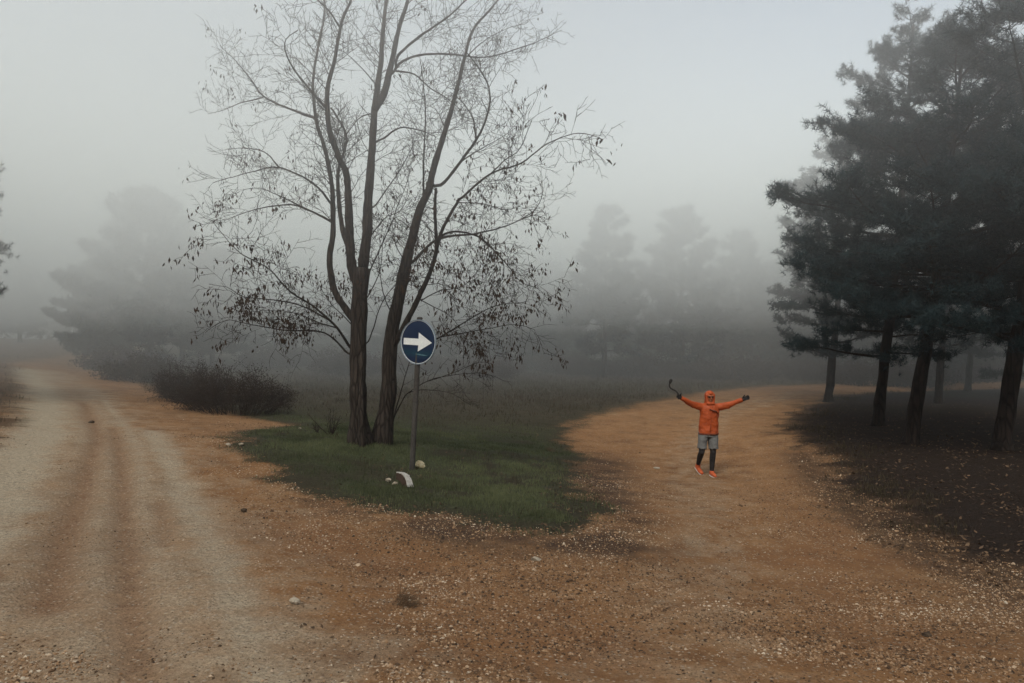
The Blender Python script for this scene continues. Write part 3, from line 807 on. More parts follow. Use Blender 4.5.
# ------------------------------------------------------------------ road sign
def rim_mat(name, c1, c2, rough, metallic=0.0, spec=0.5, scale=20):
    return simple_mat(name, c1, c2, scale, rough, 0.002, spec, True, None, metallic)
M_pole = rim_mat('dull_zinc', (0.026, 0.021, 0.018), (0.062, 0.052, 0.045), 0.75, 0.0)
M_rim = rim_mat('sign_rim', (0.16, 0.21, 0.26), (0.26, 0.31, 0.36), 0.5)
M_white = rim_mat('sign_white', (0.66, 0.66, 0.66), (0.80, 0.80, 0.79), 0.5)
M_back = rim_mat('sign_back', (0.22, 0.22, 0.22), (0.33, 0.33, 0.32), 0.5, 0.5)
def blue_mat():
    n = NT('sign_blue'); p = n.pos(True)
    a = n.noise(3.5, 4, 0.6, p)
    c = n.mix(n.val(a.outputs[0], 0.3, 0.7), (0.004, 0.013, 0.040), (0.007, 0.020, 0.056))
    s = n.node('ShaderNodeSeparateXYZ'); n.link(p, s.inputs[0])
    b = n.noise(9, 4, 0.7, p)
    low = n.math('MULTIPLY', n.val(s.outputs[2], -0.10, -0.17, 0, 1), n.val(s.outputs[2], -0.27, -0.2, 0, 1))  # reflection painted as a teal band across the lower disc
    c = n.mix(n.math('MULTIPLY', low, n.val(b.outputs[0], 0.3, 0.7, 0.25, 0.8)), c, (0.006, 0.045, 0.065))
    return n.finish(c, 0.55, None, spec=0.18)
M_blue = blue_mat()
sb = foot(412, 472)
YS = sb[1]
sign = empty('road_sign', sb, 'round blue sign with a white arrow pointing right, on a slightly leaning pole', 'road sign')
top = P(419.8, 318, YS) - sb
axis = top / np.linalg.norm(top)
mb = MB(); mb.tube([axis * t for t in np.linspace(-0.25, np.linalg.norm(top), 9)], 0.044, 20); mb.build('pole', M_pole, sign)
mb = MB(); mb.tube([axis * (np.linalg.norm(top) + t) for t in (-0.02, 0.0, 0.012, 0.02)], [0.048, 0.048, 0.04, 0.012], 20); mb.build('cap', M_pole, sign)
mb = MB(); mb.tube([[0, 0, -0.02], [0, 0, 0.015], [0, 0, 0.03]], [0.13, 0.12, 0.07], 14); 
Rd = 0.362
yaw = R(-32)
cdisc = P(420.6, 342, YS) - sb
rot = Matrix.Rotation(yaw, 4, 'Z') @ Matrix.Rotation(R(3.0), 4, 'Y')     # disc local: x right, z up, faces -y
nrm = np.array(Matrix.Rotation(yaw, 3, 'Z') @ Vector((0, -1, 0)))
face_e_loc = Vector(cdisc + np.array([0, 0, 0]) + nrm * 0.062)
def disc_mesh(r, y0, y1, seg=72, dome=0.0):
    th = np.arange(seg) * 2 * math.pi / seg
    mb = MB()
    rings = [(r * 0.001, y0), (r * 0.6, y0), (r * 0.985, y0), (r, y0 + (y1 - y0) * 0.3), (r, y1), (r * 0.6, y1), (r * 0.001, y1)]
    V = np.concatenate([np.stack([rr * np.cos(th), np.full(seg, yy), rr * np.sin(th)], -1) for rr, yy in rings])
    i = np.arange(len(rings) - 1)[:, None]; j = np.arange(seg)[None]; k = (j + 1) % seg
    mb.add(V, None, np.stack([i * seg + j, (i + 1) * seg + j, (i + 1) * seg + k, i * seg + k], -1).reshape(-1, 4)[:, ::-1])
    return mb
plate = disc_mesh(Rd, -0.004, 0.006).build('sign_face', M_blue, sign, face_e_loc)
plate.rotation_euler = rot.to_euler()
def ring_mesh(ro, ri, y0, y1, seg=72):
    th = np.arange(seg) * 2 * math.pi / seg; mb = MB()
    prof = [(ri, y0), (ro, y0), (ro, y1), (ri, y1)]
    V = np.concatenate([np.stack([r * np.cos(th), np.full(seg, y), r * np.sin(th)], -1) for r, y in prof])
    j = np.arange(seg); k = (j + 1) % seg; f = []
    for a in range(4):
        b = (a + 1) % 4
        f.append(np.stack([a * seg + j, b * seg + j, b * seg + k, a * seg + k], -1))
    mb.add(V, None, np.concatenate(f)); return mb
ring_mesh(Rd * 1.012, Rd * 0.985, -0.016, 0.010).build('rim', M_rim, plate)
ring_mesh(Rd * 0.972, Rd * 0.955, -0.0075, -0.0035).build('white_border', M_white, plate, smooth=False)
def prism(poly, y0, y1):
    p = np.array(poly, float); n = len(p); mb = MB()
    c = p.mean(0)
    V = np.concatenate([np.c_[p[:, 0], np.full(n, y0), p[:, 1]], np.c_[p[:, 0], np.full(n, y1), p[:, 1]]])
    j = np.arange(n); k = (j + 1) % n
    return mb, V, np.stack([j, k, k + n, j + n], -1)
# arrow: shaft as one quad, head as a triangle
mb = MB()
sx0, sx1, sh_, hx, hh = -0.83 * Rd, 0.03 * Rd, 0.148 * Rd, 0.79 * Rd, 0.425 * Rd
pts2 = [(sx0, -sh_), (sx1, -sh_), (sx1 - 0.02 * Rd, -hh), (hx, 0), (sx1 - 0.0 * Rd, hh), (sx1, sh_), (sx0, sh_)]
y0, y1 = -0.0075, -0.0035
V = [(x, y0, z) for x, z in pts2] + [(x, y1, z) for x, z in pts2]
f3 = [(1, 2, 3), (5, 3, 4)]
mb.add(V, f3, [(0, 1, 5, 6)] + [(i, (i + 1) % 7 + 7 if False else i + 7, (i + 1) % 7 + 7, (i + 1) % 7) for i in range(7)])
mb.add([(sx1, y0, -sh_), (hx, y0, 0), (sx1, y0, sh_)], [(0, 1, 2)])
mb.build('arrow', M_white, plate, smooth=False)
# scuff under the arrow
M_scuff = rim_mat('scuffed_blue', (0.03, 0.09, 0.12), (0.10, 0.18, 0.21), 0.6, scale=30)
mb = MB(); mb.add([(-0.05, -0.006, -0.20), (0.02, -0.006, -0.188), (0.12, -0.006, -0.196), (0.22, -0.006, -0.212), (0.10, -0.006, -0.218), (0.0, -0.006, -0.206)], None, [(0, 1, 4, 5), (1, 2, 3, 4)])
mb.build('scuff_mark', M_scuff, plate, smooth=False)
for dz in (-0.16, 0.16):      # clamps that hold the disc to the pole
    mb = MB(); c = cdisc + axis * dz; d_ = nrm
    mb.tube([c - d_ * 0.052, c - d_ * 0.02, c + d_ * 0.02, c + d_ * 0.052], [0.052, 0.054, 0.054, 0.052], 8); mb.build('clamp', M_pole, sign)

# ------------------------------------------------------------------ loose stones with a place of their own
def stone_mat(name, c1, c2, c3):
    n = NT(name); p = n.pos(True); a = n.noise(14, 6, 0.7, p); b = n.noise(45, 3, 0.7, p)
    c = n.ramp(a.outputs[0], [(0.32, c1), (0.55, c2), (0.75, c3)])
    c = n.mix(n.val(b.outputs[0], 0.5, 0.75, 0, 0.4), c, (0.06, 0.045, 0.03))
    return n.finish(c, 0.9, n.math('ADD', a.outputs[0], n.math('MULTIPLY', b.outputs[0], 0.3)), 0.012, 0.8, 0.15)
M_stone = stone_mat('pale_limestone', (0.22, 0.17, 0.12), (0.36, 0.30, 0.23), (0.50, 0.44, 0.36))
M_ystone = stone_mat('yellowish_stone', (0.32, 0.24, 0.12), (0.52, 0.44, 0.29), (0.62, 0.56, 0.42))
M_clod = stone_mat('dark_clod', (0.03, 0.02, 0.013), (0.06, 0.04, 0.026), (0.09, 0.06, 0.04))
_ico = None
def ico(sub):
    import bmesh
    bm = bmesh.new(); bmesh.ops.create_icosphere(bm, subdivisions=sub, radius=1.0)
    v = np.array([x.co[:] for x in bm.verts]); f = np.array([[q.index for q in x.verts] for x in bm.faces]); bm.free()
    return v, f
ICO1, ICO2, ICO3 = ico(1), ico(2), ico(3)
def rocky(base, size, seed):
    v, f = base; o = np.random.default_rng(seed)
    p = v.copy()
    for _ in range(9):                                   # chop flat facets off a ball
        d = o.normal(size=3); d /= np.linalg.norm(d); k = o.uniform(0.5, 0.85)
        h = p @ d; p = p - np.outer(np.maximum(h - k, 0), d)
    p *= 1 + 0.05 * o.normal(size=(len(p), 1))
    return p * np.array(size), f
def stone(px, py, size, label, mat, seed, rz=0.0, cat='stone', name='stone', sink=0.35):
    b = foot(px, py); v, f = rocky(ICO3, size, seed)
    mb = MB(); mb.add(v, f); o = mb.build(name, mat, None, b + np.array([0, 0, size[2] * (1 - sink)]), smooth=False)
    o.rotation_euler = (0, 0, rz)
    return tag(o, label, cat)
stone(420.5, 470.5, (0.085, 0.07, 0.085), 'yellowish stone resting against the foot of the sign pole', M_ystone, 3)
stone(388.5, 486.5, (0.05, 0.042, 0.035), 'small dull stone in the grass, furthest left of the white broken block', M_stone, 5)
stone(395, 489.5, (0.045, 0.035, 0.032), 'small white stone in the grass beside the white broken block', M_stone, 6)
stone(294.5, 602, (0.042, 0.036, 0.027), 'pale fist-sized stone on the gravel, largest in the foreground', M_stone, 8)
stone(228, 445.5, (0.045, 0.035, 0.03), 'pale stone at the left tip of the grass', M_stone, 9)
stone(241, 446, (0.05, 0.04, 0.03), 'second pale stone at the left tip of the grass, on the tree side', M_stone, 10)
stone(91, 420, (0.075, 0.06, 0.04), 'dark clod lying on the left road', M_clod, 11, cat='clod', name='clod')
stone(244, 511, (0.042, 0.036, 0.028), 'dark clod on the dirt left of the grass island', M_clod, 12, cat='clod', name='clod')
stone(536, 559, (0.05, 0.04, 0.03), 'pale stone on the dirt just below the grass island', M_stone, 13)
stone(657, 468, (0.08, 0.055, 0.03), 'flat pale stone on the road left of the person', M_stone, 14)
stone(300, 431, (0.04, 0.035, 0.025), 'pale stone in the grass left of the tree', M_stone, 15)
stone(926, 632, (0.04, 0.035, 0.02), 'dark clod on the road in the lower right of the photo', M_clod, 16, cat='clod', name='clod')
# curved white-faced block
bb = foot(405, 491)
def arch_block():
    mb = MB(); n = 14; w = 0.052
    th = np.linspace(R(100), R(18), n); ro, ri = 0.26, 0.15
    L = []
    for s in (-w, w):
        for r_ in (ro, ri):
            L.append(np.stack([r_ * np.cos(th), np.full(n, s), r_ * np.sin(th)], -1))
    V = np.concatenate(L); V += rng.normal(size=V.shape) * 0.003
    a, b, c, d_ = 0, n, 2 * n, 3 * n; f = []
    for i in range(n - 1):
        f += [(a + i, c + i, c + i + 1, a + i + 1), (b + i, b + i + 1, d_ + i + 1, d_ + i), (a + i, a + i + 1, b + i + 1, b + i), (c + i, d_ + i, d_ + i + 1, c + i + 1)]
    f += [(a, b, d_, c), (a + n - 1, c + n - 1, d_ + n - 1, b + n - 1)]
    return mb, V, f
mb, V, f = arch_block(); mb.add(V, None, f)
def block_mat():
    n = NT('broken_block'); p = n.pos(True); s = n.node('ShaderNodeSeparateXYZ')
    g = n.node('ShaderNodeTexCoord'); n.link(g.outputs['Object'], s.inputs[0])
    rr = n.math('SQRT', n.math('ADD', n.math('POWER', s.outputs[0], 2.0), n.math('POWER', s.outputs[2], 2.0)))
    a = n.noise(30, 5, 0.7, p)
    c = n.mix(n.val(n.math('ADD', rr, n.val(a.outputs[0], 0.3, 0.7, -0.006, 0.006)), 0.243, 0.25), (0.045, 0.028, 0.02), n.ramp(a.outputs[0], [(0.35, (0.30, 0.27, 0.235)), (0.6, (0.46, 0.43, 0.39))]))
    return n.finish(c, 0.85, a.outputs[0], 0.006, 0.6, 0.2)
blk = mb.build('broken_block', block_mat(), None, bb + np.array([-0.10, 0.03, -0.06]), smooth=False)
blk.rotation_euler = (R(-12), R(0), R(-42))
tag(blk, 'curved broken block with a white face, tilted in the grass before the sign', 'block')

# ------------------------------------------------------------------ loose gravel
def gravel_mat():
    n = NT('gravel_stones'); a = n.noise(60, 3, 0.6, n.pos())
    c = n.ramp(n.attr('tone'), [(0.0, (0.030, 0.020, 0.014)), (0.25, (0.09, 0.052, 0.030)), (0.5, (0.26, 0.15, 0.08)), (0.78, (0.37, 0.24, 0.145)), (1.0, (0.56, 0.46, 0.35))])
    c = n.mix(n.val(a.outputs[0], 0.35, 0.7, 0.0, 0.35), c, (0.09, 0.055, 0.033))
    return n.finish(c, 0.9, None, spec=0.15)
def scatter(n, x0, x1, y0, y1):
    return rng.uniform(x0, x1, n), y0 * (y1 / y0) ** rng.uniform(0, 1, n)
gm = MB()
protos = [rocky(ICO1, (1, 1, 0.75), 50 + k) for k in range(6)]
octv = np.array([(1, 0, 0), (0, 1, 0), (-1, 0, 0), (0, -1, 0), (0, 0, 1), (0, 0, -1)], float)
octf = np.array([(0, 1, 4), (1, 2, 4), (2, 3, 4), (3, 0, 4), (1, 0, 5), (2, 1, 5), (3, 2, 5), (0, 3, 5)])
def add_stones(xs, ys, sz, tone, big):
    n = len(xs)
    if not n: return
    if big: sets = protos
    else: sets = [(octv * np.array([1, 0.8, 0.6]) * (1 + 0.25 * np.random.default_rng(k).normal(size=(6, 1))), octf) for k in range(6)]
    zz = ground_z(xs, ys); pick = rng.integers(0, len(sets), n)
    for g, (pv, pf) in enumerate(sets):
        m = np.nonzero(pick == g)[0]
        if not len(m): continue
        a = rng.uniform(0, 6.283, len(m)); c, s_ = np.cos(a)[:, None], np.sin(a)[:, None]
        sq = rng.uniform(0.7, 1.3, (len(m), 3))
        v = pv[None] * sq[:, None] * sz[m][:, None, None]
        V = np.stack([v[..., 0] * c - v[..., 1] * s_ + xs[m][:, None], v[..., 0] * s_ + v[..., 1] * c + ys[m][:, None], v[..., 2] + zz[m][:, None] + sz[m][:, None] * 0.15], -1)
        F_ = pf[None] + (np.arange(len(m)) * len(pv))[:, None, None]
        gm.add(V.reshape(-1, 3), F_.reshape(-1, 3), None, np.repeat(tone[m], len(pv)))
def place(n, y0, y1, smin, smax, big, thr, power=2.6):
    ys = y0 * (y1 / y0) ** rng.uniform(0, 1, n); xs = rng.uniform(-0.78, 0.78, n) * ys
    nd = sample(non, xs, ys); pl = sample(pale, xs, ys)
    pt = fbm(xs * 0.75, ys * 0.75, 60) + 0.6 * fbm(xs * 3, ys * 3, 61)
    edge = np.exp(-(nd + 0.1)**2 / 0.25)
    keep = (nd < 0.12) & (pt + 0.45 * edge - 1.5 * pl - rng.uniform(0, 1.1, n) > thr)
    xs, ys, pt = xs[keep], ys[keep], pt[keep]
    sz = smin + (smax - smin) * rng.uniform(0, 1, len(xs)) ** power
    tone = np.clip(rng.beta(1.5, 1.7, len(xs)) + 0.35 * fbm(xs * 1.3, ys * 1.3, 66), 0, 1)
    add_stones(xs, ys, sz, tone, big)
place(150000, 3.2, 16, 0.004, 0.013, False, -0.85)
place(70000, 3.2, 18, 0.007, 0.018, True, -0.45, 3.0)
place(2600, 3.2, 18, 0.016, 0.032, True, -0.2, 3.0)
tag(gm.build('gravel', gravel_mat(), None, smooth=False), 'loose pale and brown stones strewn over the dirt roads', 'gravel', kind='stuff')

# ------------------------------------------------------------------ grass
M_grass = tone_mat('short_grass', (0.036, 0.044, 0.020), (0.150, 0.158, 0.078), 0.75, 0.2, 0.3, 1.5)
M_dry = tone_mat('dry_grass', (0.026, 0.022, 0.013), (0.090, 0.068, 0.042), 0.85, 0.1, 0.3, 1.0)
def blades(mb, xs, ys, h, wd, tone, lean=0.55):
    n = len(xs); zz = ground_z(xs, ys)
    a = rng.uniform(0, 6.283, n); l = rng.uniform(0.1, lean, n) * h; b = rng.uniform(0, 6.283, n)
    base = np.stack([xs, ys, zz - 0.005], -1); s_ = np.stack([np.cos(a), np.sin(a), np.zeros(n)], -1) * wd[:, None]
    bend = np.stack([np.cos(b) * l, np.sin(b) * l, h], -1)
    mid = base + bend * np.array([0.35, 0.35, 0.62])
    V = np.stack([base - s_, base + s_, mid + s_ * 0.7, mid - s_ * 0.7, base + bend], 1)
    k = np.arange(n)[:, None] * 5
    mb.add(V.reshape(-1, 3), np.concatenate([k + 3, k + 2, k + 4], 1), np.concatenate([k, k + 1, k + 2, k + 3], 1), np.repeat(tone, 5))
gb = MB()
n = 420000
ys = 7 * (27 / 7) ** rng.uniform(0, 1, n); xs = rng.uniform(-0.48, 0.24, n) * ys
lv = np.maximum(sample(lush, xs, ys), 0.16 * (fbm(xs * 1.4, ys * 1.4, 72) > -0.1) * np.exp(-np.maximum(-sample(di, xs, ys), 0) / 0.25) * (sample(non, xs, ys) > -0.8)); pt = fbm(xs * 2.2, ys * 2.2, 71)
keep = (lv * (0.75 + 0.6 * pt) > rng.uniform(0.05, 0.95, n)); xs, ys, pt = xs[keep], ys[keep], pt[keep]
xs, ys, pt = xs[:130000], ys[:130000], pt[:130000]
hh_ = rng.uniform(0.025, 0.07, len(xs)) * (1 + 0.5 * pt)
blades(gb, xs, ys, hh_, rng.uniform(0.0025, 0.005, len(xs)), np.clip(0.42 + 0.9 * fbm(xs * 0.8, ys * 0.8, 73) + 0.35 * fbm(xs * 3.5, ys * 3.5, 74) + rng.normal(size=len(xs)) * 0.2, 0, 1))
tag(gb.build('grass', M_grass, None, smooth=False), 'short dark green grass growing on the island between the roads', 'grass', kind='stuff')
db_ = MB()
n = 260000
ys = 9 * (48 / 9) ** rng.uniform(0, 1, n); xs = rng.uniform(-0.8, 0.8, n) * ys
fv = np.maximum(sample(field, xs, ys) * 0.8, np.maximum(sample(bankg, xs, ys) * 0.25, 0.22 * sample(isl_only, xs, ys) * (1 - sample(lush, xs, ys))))
fv = np.maximum(fv, 0.10 * sample(litter, xs, ys)); fv = np.maximum(fv, 0.75 * np.exp(-((sample(dv, xs, ys) - 0.5) / 0.6)**2) * (fbm(xs * 1.1, ys * 1.1, 77) > -0.1) * (ys > 8))
keep = fv * (0.8 + 0.8 * fbm(xs * 1.2, ys * 1.2, 75)) > rng.uniform(0.1, 1, n); xs, ys = xs[keep][:90000], ys[keep][:90000]
blades(db_, xs, ys, rng.uniform(0.04, 0.15, len(xs)) * (0.5 + ys / 40), rng.uniform(0.003, 0.006, len(xs)) * (0.6 + ys / 25), np.clip(rng.normal(0.45, 0.25, len(xs)), 0, 1), 0.8)
tag(db_.build('dry_grass', M_dry, None, smooth=False), 'brown withered grass on the field and along the road edges', 'grass', kind='stuff')
M_weed = tone_mat('dead_weed', (0.05, 0.030, 0.018), (0.13, 0.08, 0.045), 0.85, 0.1)
# dead weed tuft on the dirt in the foreground
def tuft(px, py, n, h, spread, label):
    b = foot(px, py); mb = MB()
    for k in range(n):
        o = rng.normal(size=2) * spread
        d = np.array([o[0] * 3 + 0.5, o[1] * 3 + .3, 0.25 + rng.random() * .35]); d /= np.linalg.norm(d)
        q = wander([o[0], o[1], -0.01], d, h * rng.uniform(0.5, 1.1), 4, 0.25, -0.12)
        mb.tube(q, np.linspace(0.0022, 0.0008, 5), 3, False, rng.random())
    tag(mb.build('weed', M_weed, None, b), label, 'weed')
tuft(402, 600, 90, 0.14, 0.035, 'dead brown weed lying on the dirt in the foreground')
tuft(400, 596, 40, 0.16, 0.03, 'thin dry weed behind the brown one on the dirt')
tuft(548, 452, 60, 0.2, 0.06, 'small dry weed at the right edge of the grass')

# ------------------------------------------------------------------ fallen leaves
M_fallen = tone_mat('fallen_leaf', (0.030, 0.017, 0.010), (0.20, 0.125, 0.075), 0.8, 0.15, 0.15, 20)
fl = MB()
def strew(n, y0, y1, x0, x1, weight, smin, smax):
    ys = y0 * (y1 / y0) ** rng.uniform(0, 1, n); xs = rng.uniform(x0, x1, n) * ys
    k = weight(xs, ys) > rng.uniform(0, 1, n); xs, ys = xs[k], ys[k]; zz = ground_z(xs, ys) + 0.006
    n = len(xs); a = rng.uniform(0, 6.283, n); s_ = rng.uniform(smin, smax, n)
    up = rng.uniform(-0.5, 0.9, n); c = np.stack([xs, ys, zz], -1)
    d = np.stack([np.cos(a), np.sin(a), 0.4 * up], -1) * s_[:, None]; e = np.stack([-np.sin(a), np.cos(a), 0.3 * rng.normal(size=n)], -1) * (s_ * 0.45)[:, None]
    lift = np.array([0, 0, 1.0])[None] * (s_ * 0.35)[:, None]
    V = np.stack([c - d, c + e + lift * 0.2, c + d + lift, c - e + lift * 0.4], 1)
    q = np.arange(n)[:, None] * 4
    fl.add(V.reshape(-1, 3), np.concatenate([np.concatenate([q, q + 1, q + 2], 1), np.concatenate([q, q + 2, q + 3], 1)]), None, np.repeat(rng.beta(1.1, 2.6, n), 4))
strew(14000, 6, 30, 0.2, 0.85, lambda x, y: sample(litter, x, y) * np.clip(0.5 + fbm(x, y, 81), 0, 1), 0.015, 0.045)
strew(3000, 7, 18, 0.3, 0.75, lambda x, y: np.exp(-(sample(dv, x, y) / 0.6)**2) * 0.9, 0.018, 0.045)
strew(7000, 6.5, 20, -0.45, 0.25, lambda x, y: sample(soil, x, y) * np.clip(0.5 + fbm(x, y, 86), 0, 1), 0.012, 0.034)
strew(6000, 3.2, 16, -0.3, 0.8, lambda x, y: (sample(non, x, y) < 0) * np.clip(fbm(x * 0.8, y * 0.8, 83) * 1.1, 0, 0.6), 0.008, 0.022)
strew(5000, 7, 16, -0.05, 0.22, lambda x, y: np.exp(-(sample(di, x, y) / 0.45)**2) * np.clip(0.45 + fbm(x * 2, y * 2, 85), 0, 1), 0.012, 0.035)
tag(fl.build('fallen_leaves', M_fallen, None, smooth=False), 'dead leaves strewn under the pines and along the road edges', 'leaves', kind='stuff')
# ------------------------------------------------------------------ the person in orange
def cloth_mat(name, c1, c2, rough=0.8, scale=14, bd=0.01):
    n = NT(name); p = n.pos(True); a = n.noise(scale, 4, 0.6, p); wv = n.noise(4.5, 3, 0.5, p)
    c = n.mix(n.val(a.outputs[0], 0.3, 0.7), c1, c2)
    return n.finish(c, rough, n.math('ADD', n.math('MULTIPLY', wv.outputs[0], 1.6), n.math('MULTIPLY', a.outputs[0], 0.4)), bd, 0.7, 0.25)
M_skin = cloth_mat('skin', (0.24, 0.070, 0.028), (0.29, 0.090, 0.038), 0.6, 30, 0.001)
M_orange = cloth_mat('orange_jacket', (0.27, 0.044, 0.009), (0.38, 0.066, 0.013), 0.6, 7, 0.03)
M_hem = cloth_mat('dark_hem', (0.10, 0.025, 0.012), (0.15, 0.04, 0.02))
M_grey = cloth_mat('grey_shorts', (0.095, 0.092, 0.09), (0.14, 0.135, 0.13), 0.9, 40, 0.02)
M_black = cloth_mat('black_fabric', (0.012, 0.010, 0.010), (0.028, 0.024, 0.024), 0.85, 30, 0.005)
M_shoe = cloth_mat('orange_shoe', (0.40, 0.07, 0.02), (0.50, 0.11, 0.04), 0.6, 20, 0.004)
M_sole = cloth_mat('pale_sole', (0.45, 0.40, 0.36), (0.58, 0.53, 0.48), 0.8, 30, 0.003)
M_glass = cloth_mat('dark_lens', (0.010, 0.008, 0.008), (0.016, 0.012, 0.012), 0.2, 10, 0.0005)
pf = foot(709, 475.5)
PERS = np.array([(707 - CX) / F * pf[1], pf[1], pf[2]])

def capsule(mb, a, ra, b, rb, flat=False, sides=16, squash=None):
    """tapered limb section from a to b; squash = (fx, fy) flattens it across world x / y"""
    a = np.array(a, float); b = np.array(b, float)
    d = b - a; L = max(np.linalg.norm(d), 1e-5); d = d / L if L > 1e-4 else np.array([0, 0, 1.0])
    pts, rad = [], []
    if not flat:
        for t in (0.02, 0.3, 0.6, 0.85): pts.append(a - d * ra * math.cos(t * math.pi / 2)); rad.append(ra * math.sin(t * math.pi / 2))
    for t in (0, 0.25, 0.5, 0.75, 1.0): pts.append(a + d * L * t); rad.append(ra + (rb - ra) * t)
    if not flat:
        for t in (0.85, 0.6, 0.3, 0.02): pts.append(b + d * rb * math.cos(t * math.pi / 2)); rad.append(rb * math.sin(t * math.pi / 2))
    t = MB(); t.tube(pts, rad, sides)
    v = t.v[0].astype(float)
    if squash:
        m = (a + b) / 2; v[:, 0] = m[0] + (v[:, 0] - m[0]) * squash[0]; v[:, 1] = m[1] + (v[:, 1] - m[1]) * squash[1]
    mb.add(v, t.f3[0], t.f4[0])

def melt(mb, voxel, it=4):
    """union of the sections as one continuous smooth skin"""
    me = mb.mesh('tmp'); o = bpy.data.objects.new('tmp', me); col.objects.link(o)
    r = o.modifiers.new('r', 'REMESH'); r.mode = 'VOXEL'; r.voxel_size = voxel; r.use_smooth_shade = True
    s = o.modifiers.new('s', 'SMOOTH'); s.factor = 0.5; s.iterations = it
    bpy.context.view_layer.update()
    dg = bpy.context.evaluated_depsgraph_get()
    out = bpy.data.meshes.new_from_object(o.evaluated_get(dg))
    bpy.data.objects.remove(o, do_unlink=True); bpy.data.meshes.remove(me)
    return out

J = dict(hipL=(-0.075, 0.0, 0.88), kneeL=(-0.125, -0.06, 0.49), ankL=(-0.115, 0.27, 0.19), hipR=(0.115, 0.0, 0.88), kneeR=(0.105, -0.07, 0.49), ankR=(0.092, -0.02, 0.09),
         shL=(-0.125, 0.0, 1.405), elL=(-0.365, -0.10, 1.485), wrL=(-0.575, -0.20, 1.605), shR=(0.225, 0.0, 1.405), elR=(0.445, -0.10, 1.465), wrR=(0.655, -0.19, 1.565))
J = {k: np.array(v) for k, v in J.items()}
NECK, HEAD = np.array([0.052, 0.0, 1.45]), np.array([0.055, -0.02, 1.605])
def hand(mb, wr, el, grow, curl, sx):
    """palm and five fingers; sx = +1 thumb on the upper side"""
    d = wr - el; d /= np.linalg.norm(d)
    n = np.array([0, -1.0, 0.15]); n -= d * (n @ d); n /= np.linalg.norm(n)      # palm faces the camera
    s = np.cross(d, n); s = s if s[2] > 0 else -s                                # across the palm, towards the thumb
    pal = wr + d * 0.055
    for k in (-1.2, -0.4, 0.4, 1.2): capsule(mb, wr + d * 0.01 + s * 0.014 * k, 0.019 + grow, wr + d * 0.085 + s * 0.021 * k, 0.0145 + grow, sides=8)
    for k, L in zip((1.35, 0.45, -0.45, -1.35), (0.072, 0.080, 0.074, 0.058)):
        p = wr + d * 0.088 + s * 0.0215 * k; dd = d + s * 0.10 * k; dd /= np.linalg.norm(dd)
        for j, f in enumerate((0.45, 0.32, 0.23)):
            ang = curl * (j + 0.5)
            di = dd * math.cos(ang) + n * math.sin(ang); q = p + di * L * f
            capsule(mb, p, 0.0095 + grow - j * 0.0006, q, 0.0088 + grow - j * 0.0008, sides=8); p = q
    p = wr + d * 0.025 + s * 0.028
    for j, (L, c) in enumerate(((0.036, 0.2), (0.03, curl * 0.8), (0.024, curl * 1.5))):
        di = (d * 0.82 + s * 0.50 + n * 0.2) * math.cos(c) + n * math.sin(c); di /= np.linalg.norm(di); q = p + di * L
        capsule(mb, p, 0.0115 + grow - j * 0.0008, q, 0.0105 + grow - j * 0.001, sides=8); p = q
    return wr + d * 0.09 + n * 0.03, s, d
b = MB()
capsule(b, (0.02, 0, 0.92), 0.135, (0.025, 0, 1.08), 0.118, squash=(1.12, 0.78))
capsule(b, (0.025, 0, 1.06), 0.118, (0.05, 0, 1.30), 0.150, squash=(1.1, 0.72))
capsule(b, (-0.07, 0, 1.40), 0.055, (0.17, 0, 1.40), 0.055)
capsule(b, (0.05, 0.01, 1.38), 0.062, NECK + [0, 0, 0.06], 0.054)
capsule(b, HEAD + [0, 0.012, 0.015], 0.088, HEAD + [0, 0.016, 0.03], 0.088, squash=(0.9, 1.06))        # skull
capsule(b, HEAD + [0, -0.032, -0.035], 0.058, HEAD + [0, -0.045, -0.082], 0.036)                     # jaw
capsule(b, HEAD + [0, -0.088, 0.012], 0.010, HEAD + [0, -0.104, -0.026], 0.014)                      # nose
capsule(b, HEAD + [-0.02, -0.086, -0.058], 0.008, HEAD + [0.02, -0.086, -0.058], 0.008)              # lips
for sx in (-1, 1):
    capsule(b, HEAD + [0.080 * sx, 0.012, 0.018], 0.014, HEAD + [0.080 * sx, 0.010, -0.022], 0.011)
    capsule(b, HEAD + [0.014 * sx, -0.082, 0.030], 0.010, HEAD + [0.048 * sx, -0.070, 0.030], 0.010)
for S in 'LR':
    capsule(b, J['hip' + S], 0.088, J['knee' + S], 0.054); k_ = J['knee' + S]; a_ = J['ank' + S]
    capsule(b, k_, 0.052, k_ * 0.65 + a_ * 0.35 + [0, 0.018, 0], 0.054); capsule(b, k_ * 0.65 + a_ * 0.35 + [0, 0.018, 0], 0.052, a_, 0.036)
    capsule(b, J['sh' + S], 0.056, J['el' + S], 0.042); capsule(b, J['el' + S], 0.042, J['wr' + S], 0.028)
    hand(b, J['wr' + S], J['el' + S], 0.0, 0.75 if S == 'L' else 0.35, 1)
foot_dirs = {'L': (np.array([-0.125, 0.315, 0.135]), np.array([-0.085, 0.20, 0.05]), np.array([-0.072, 0.125, 0.03])),
             'R': (np.array([0.090, 0.025, 0.045]), np.array([0.100, -0.14, 0.040]), np.array([0.106, -0.215, 0.032]))}
for S in 'LR':
    hl, bl, to = foot_dirs[S]; capsule(b, hl, 0.03, bl, 0.032); capsule(b, bl, 0.03, to, 0.022); capsule(b, J['ank' + S], 0.034, (hl + bl) / 2, 0.03)
person = link_mesh('person', melt(b, 0.006, 3), M_skin, None, PERS)
tag(person, 'person in an orange jacket, grey shorts and black leggings, both arms flung wide', 'person')
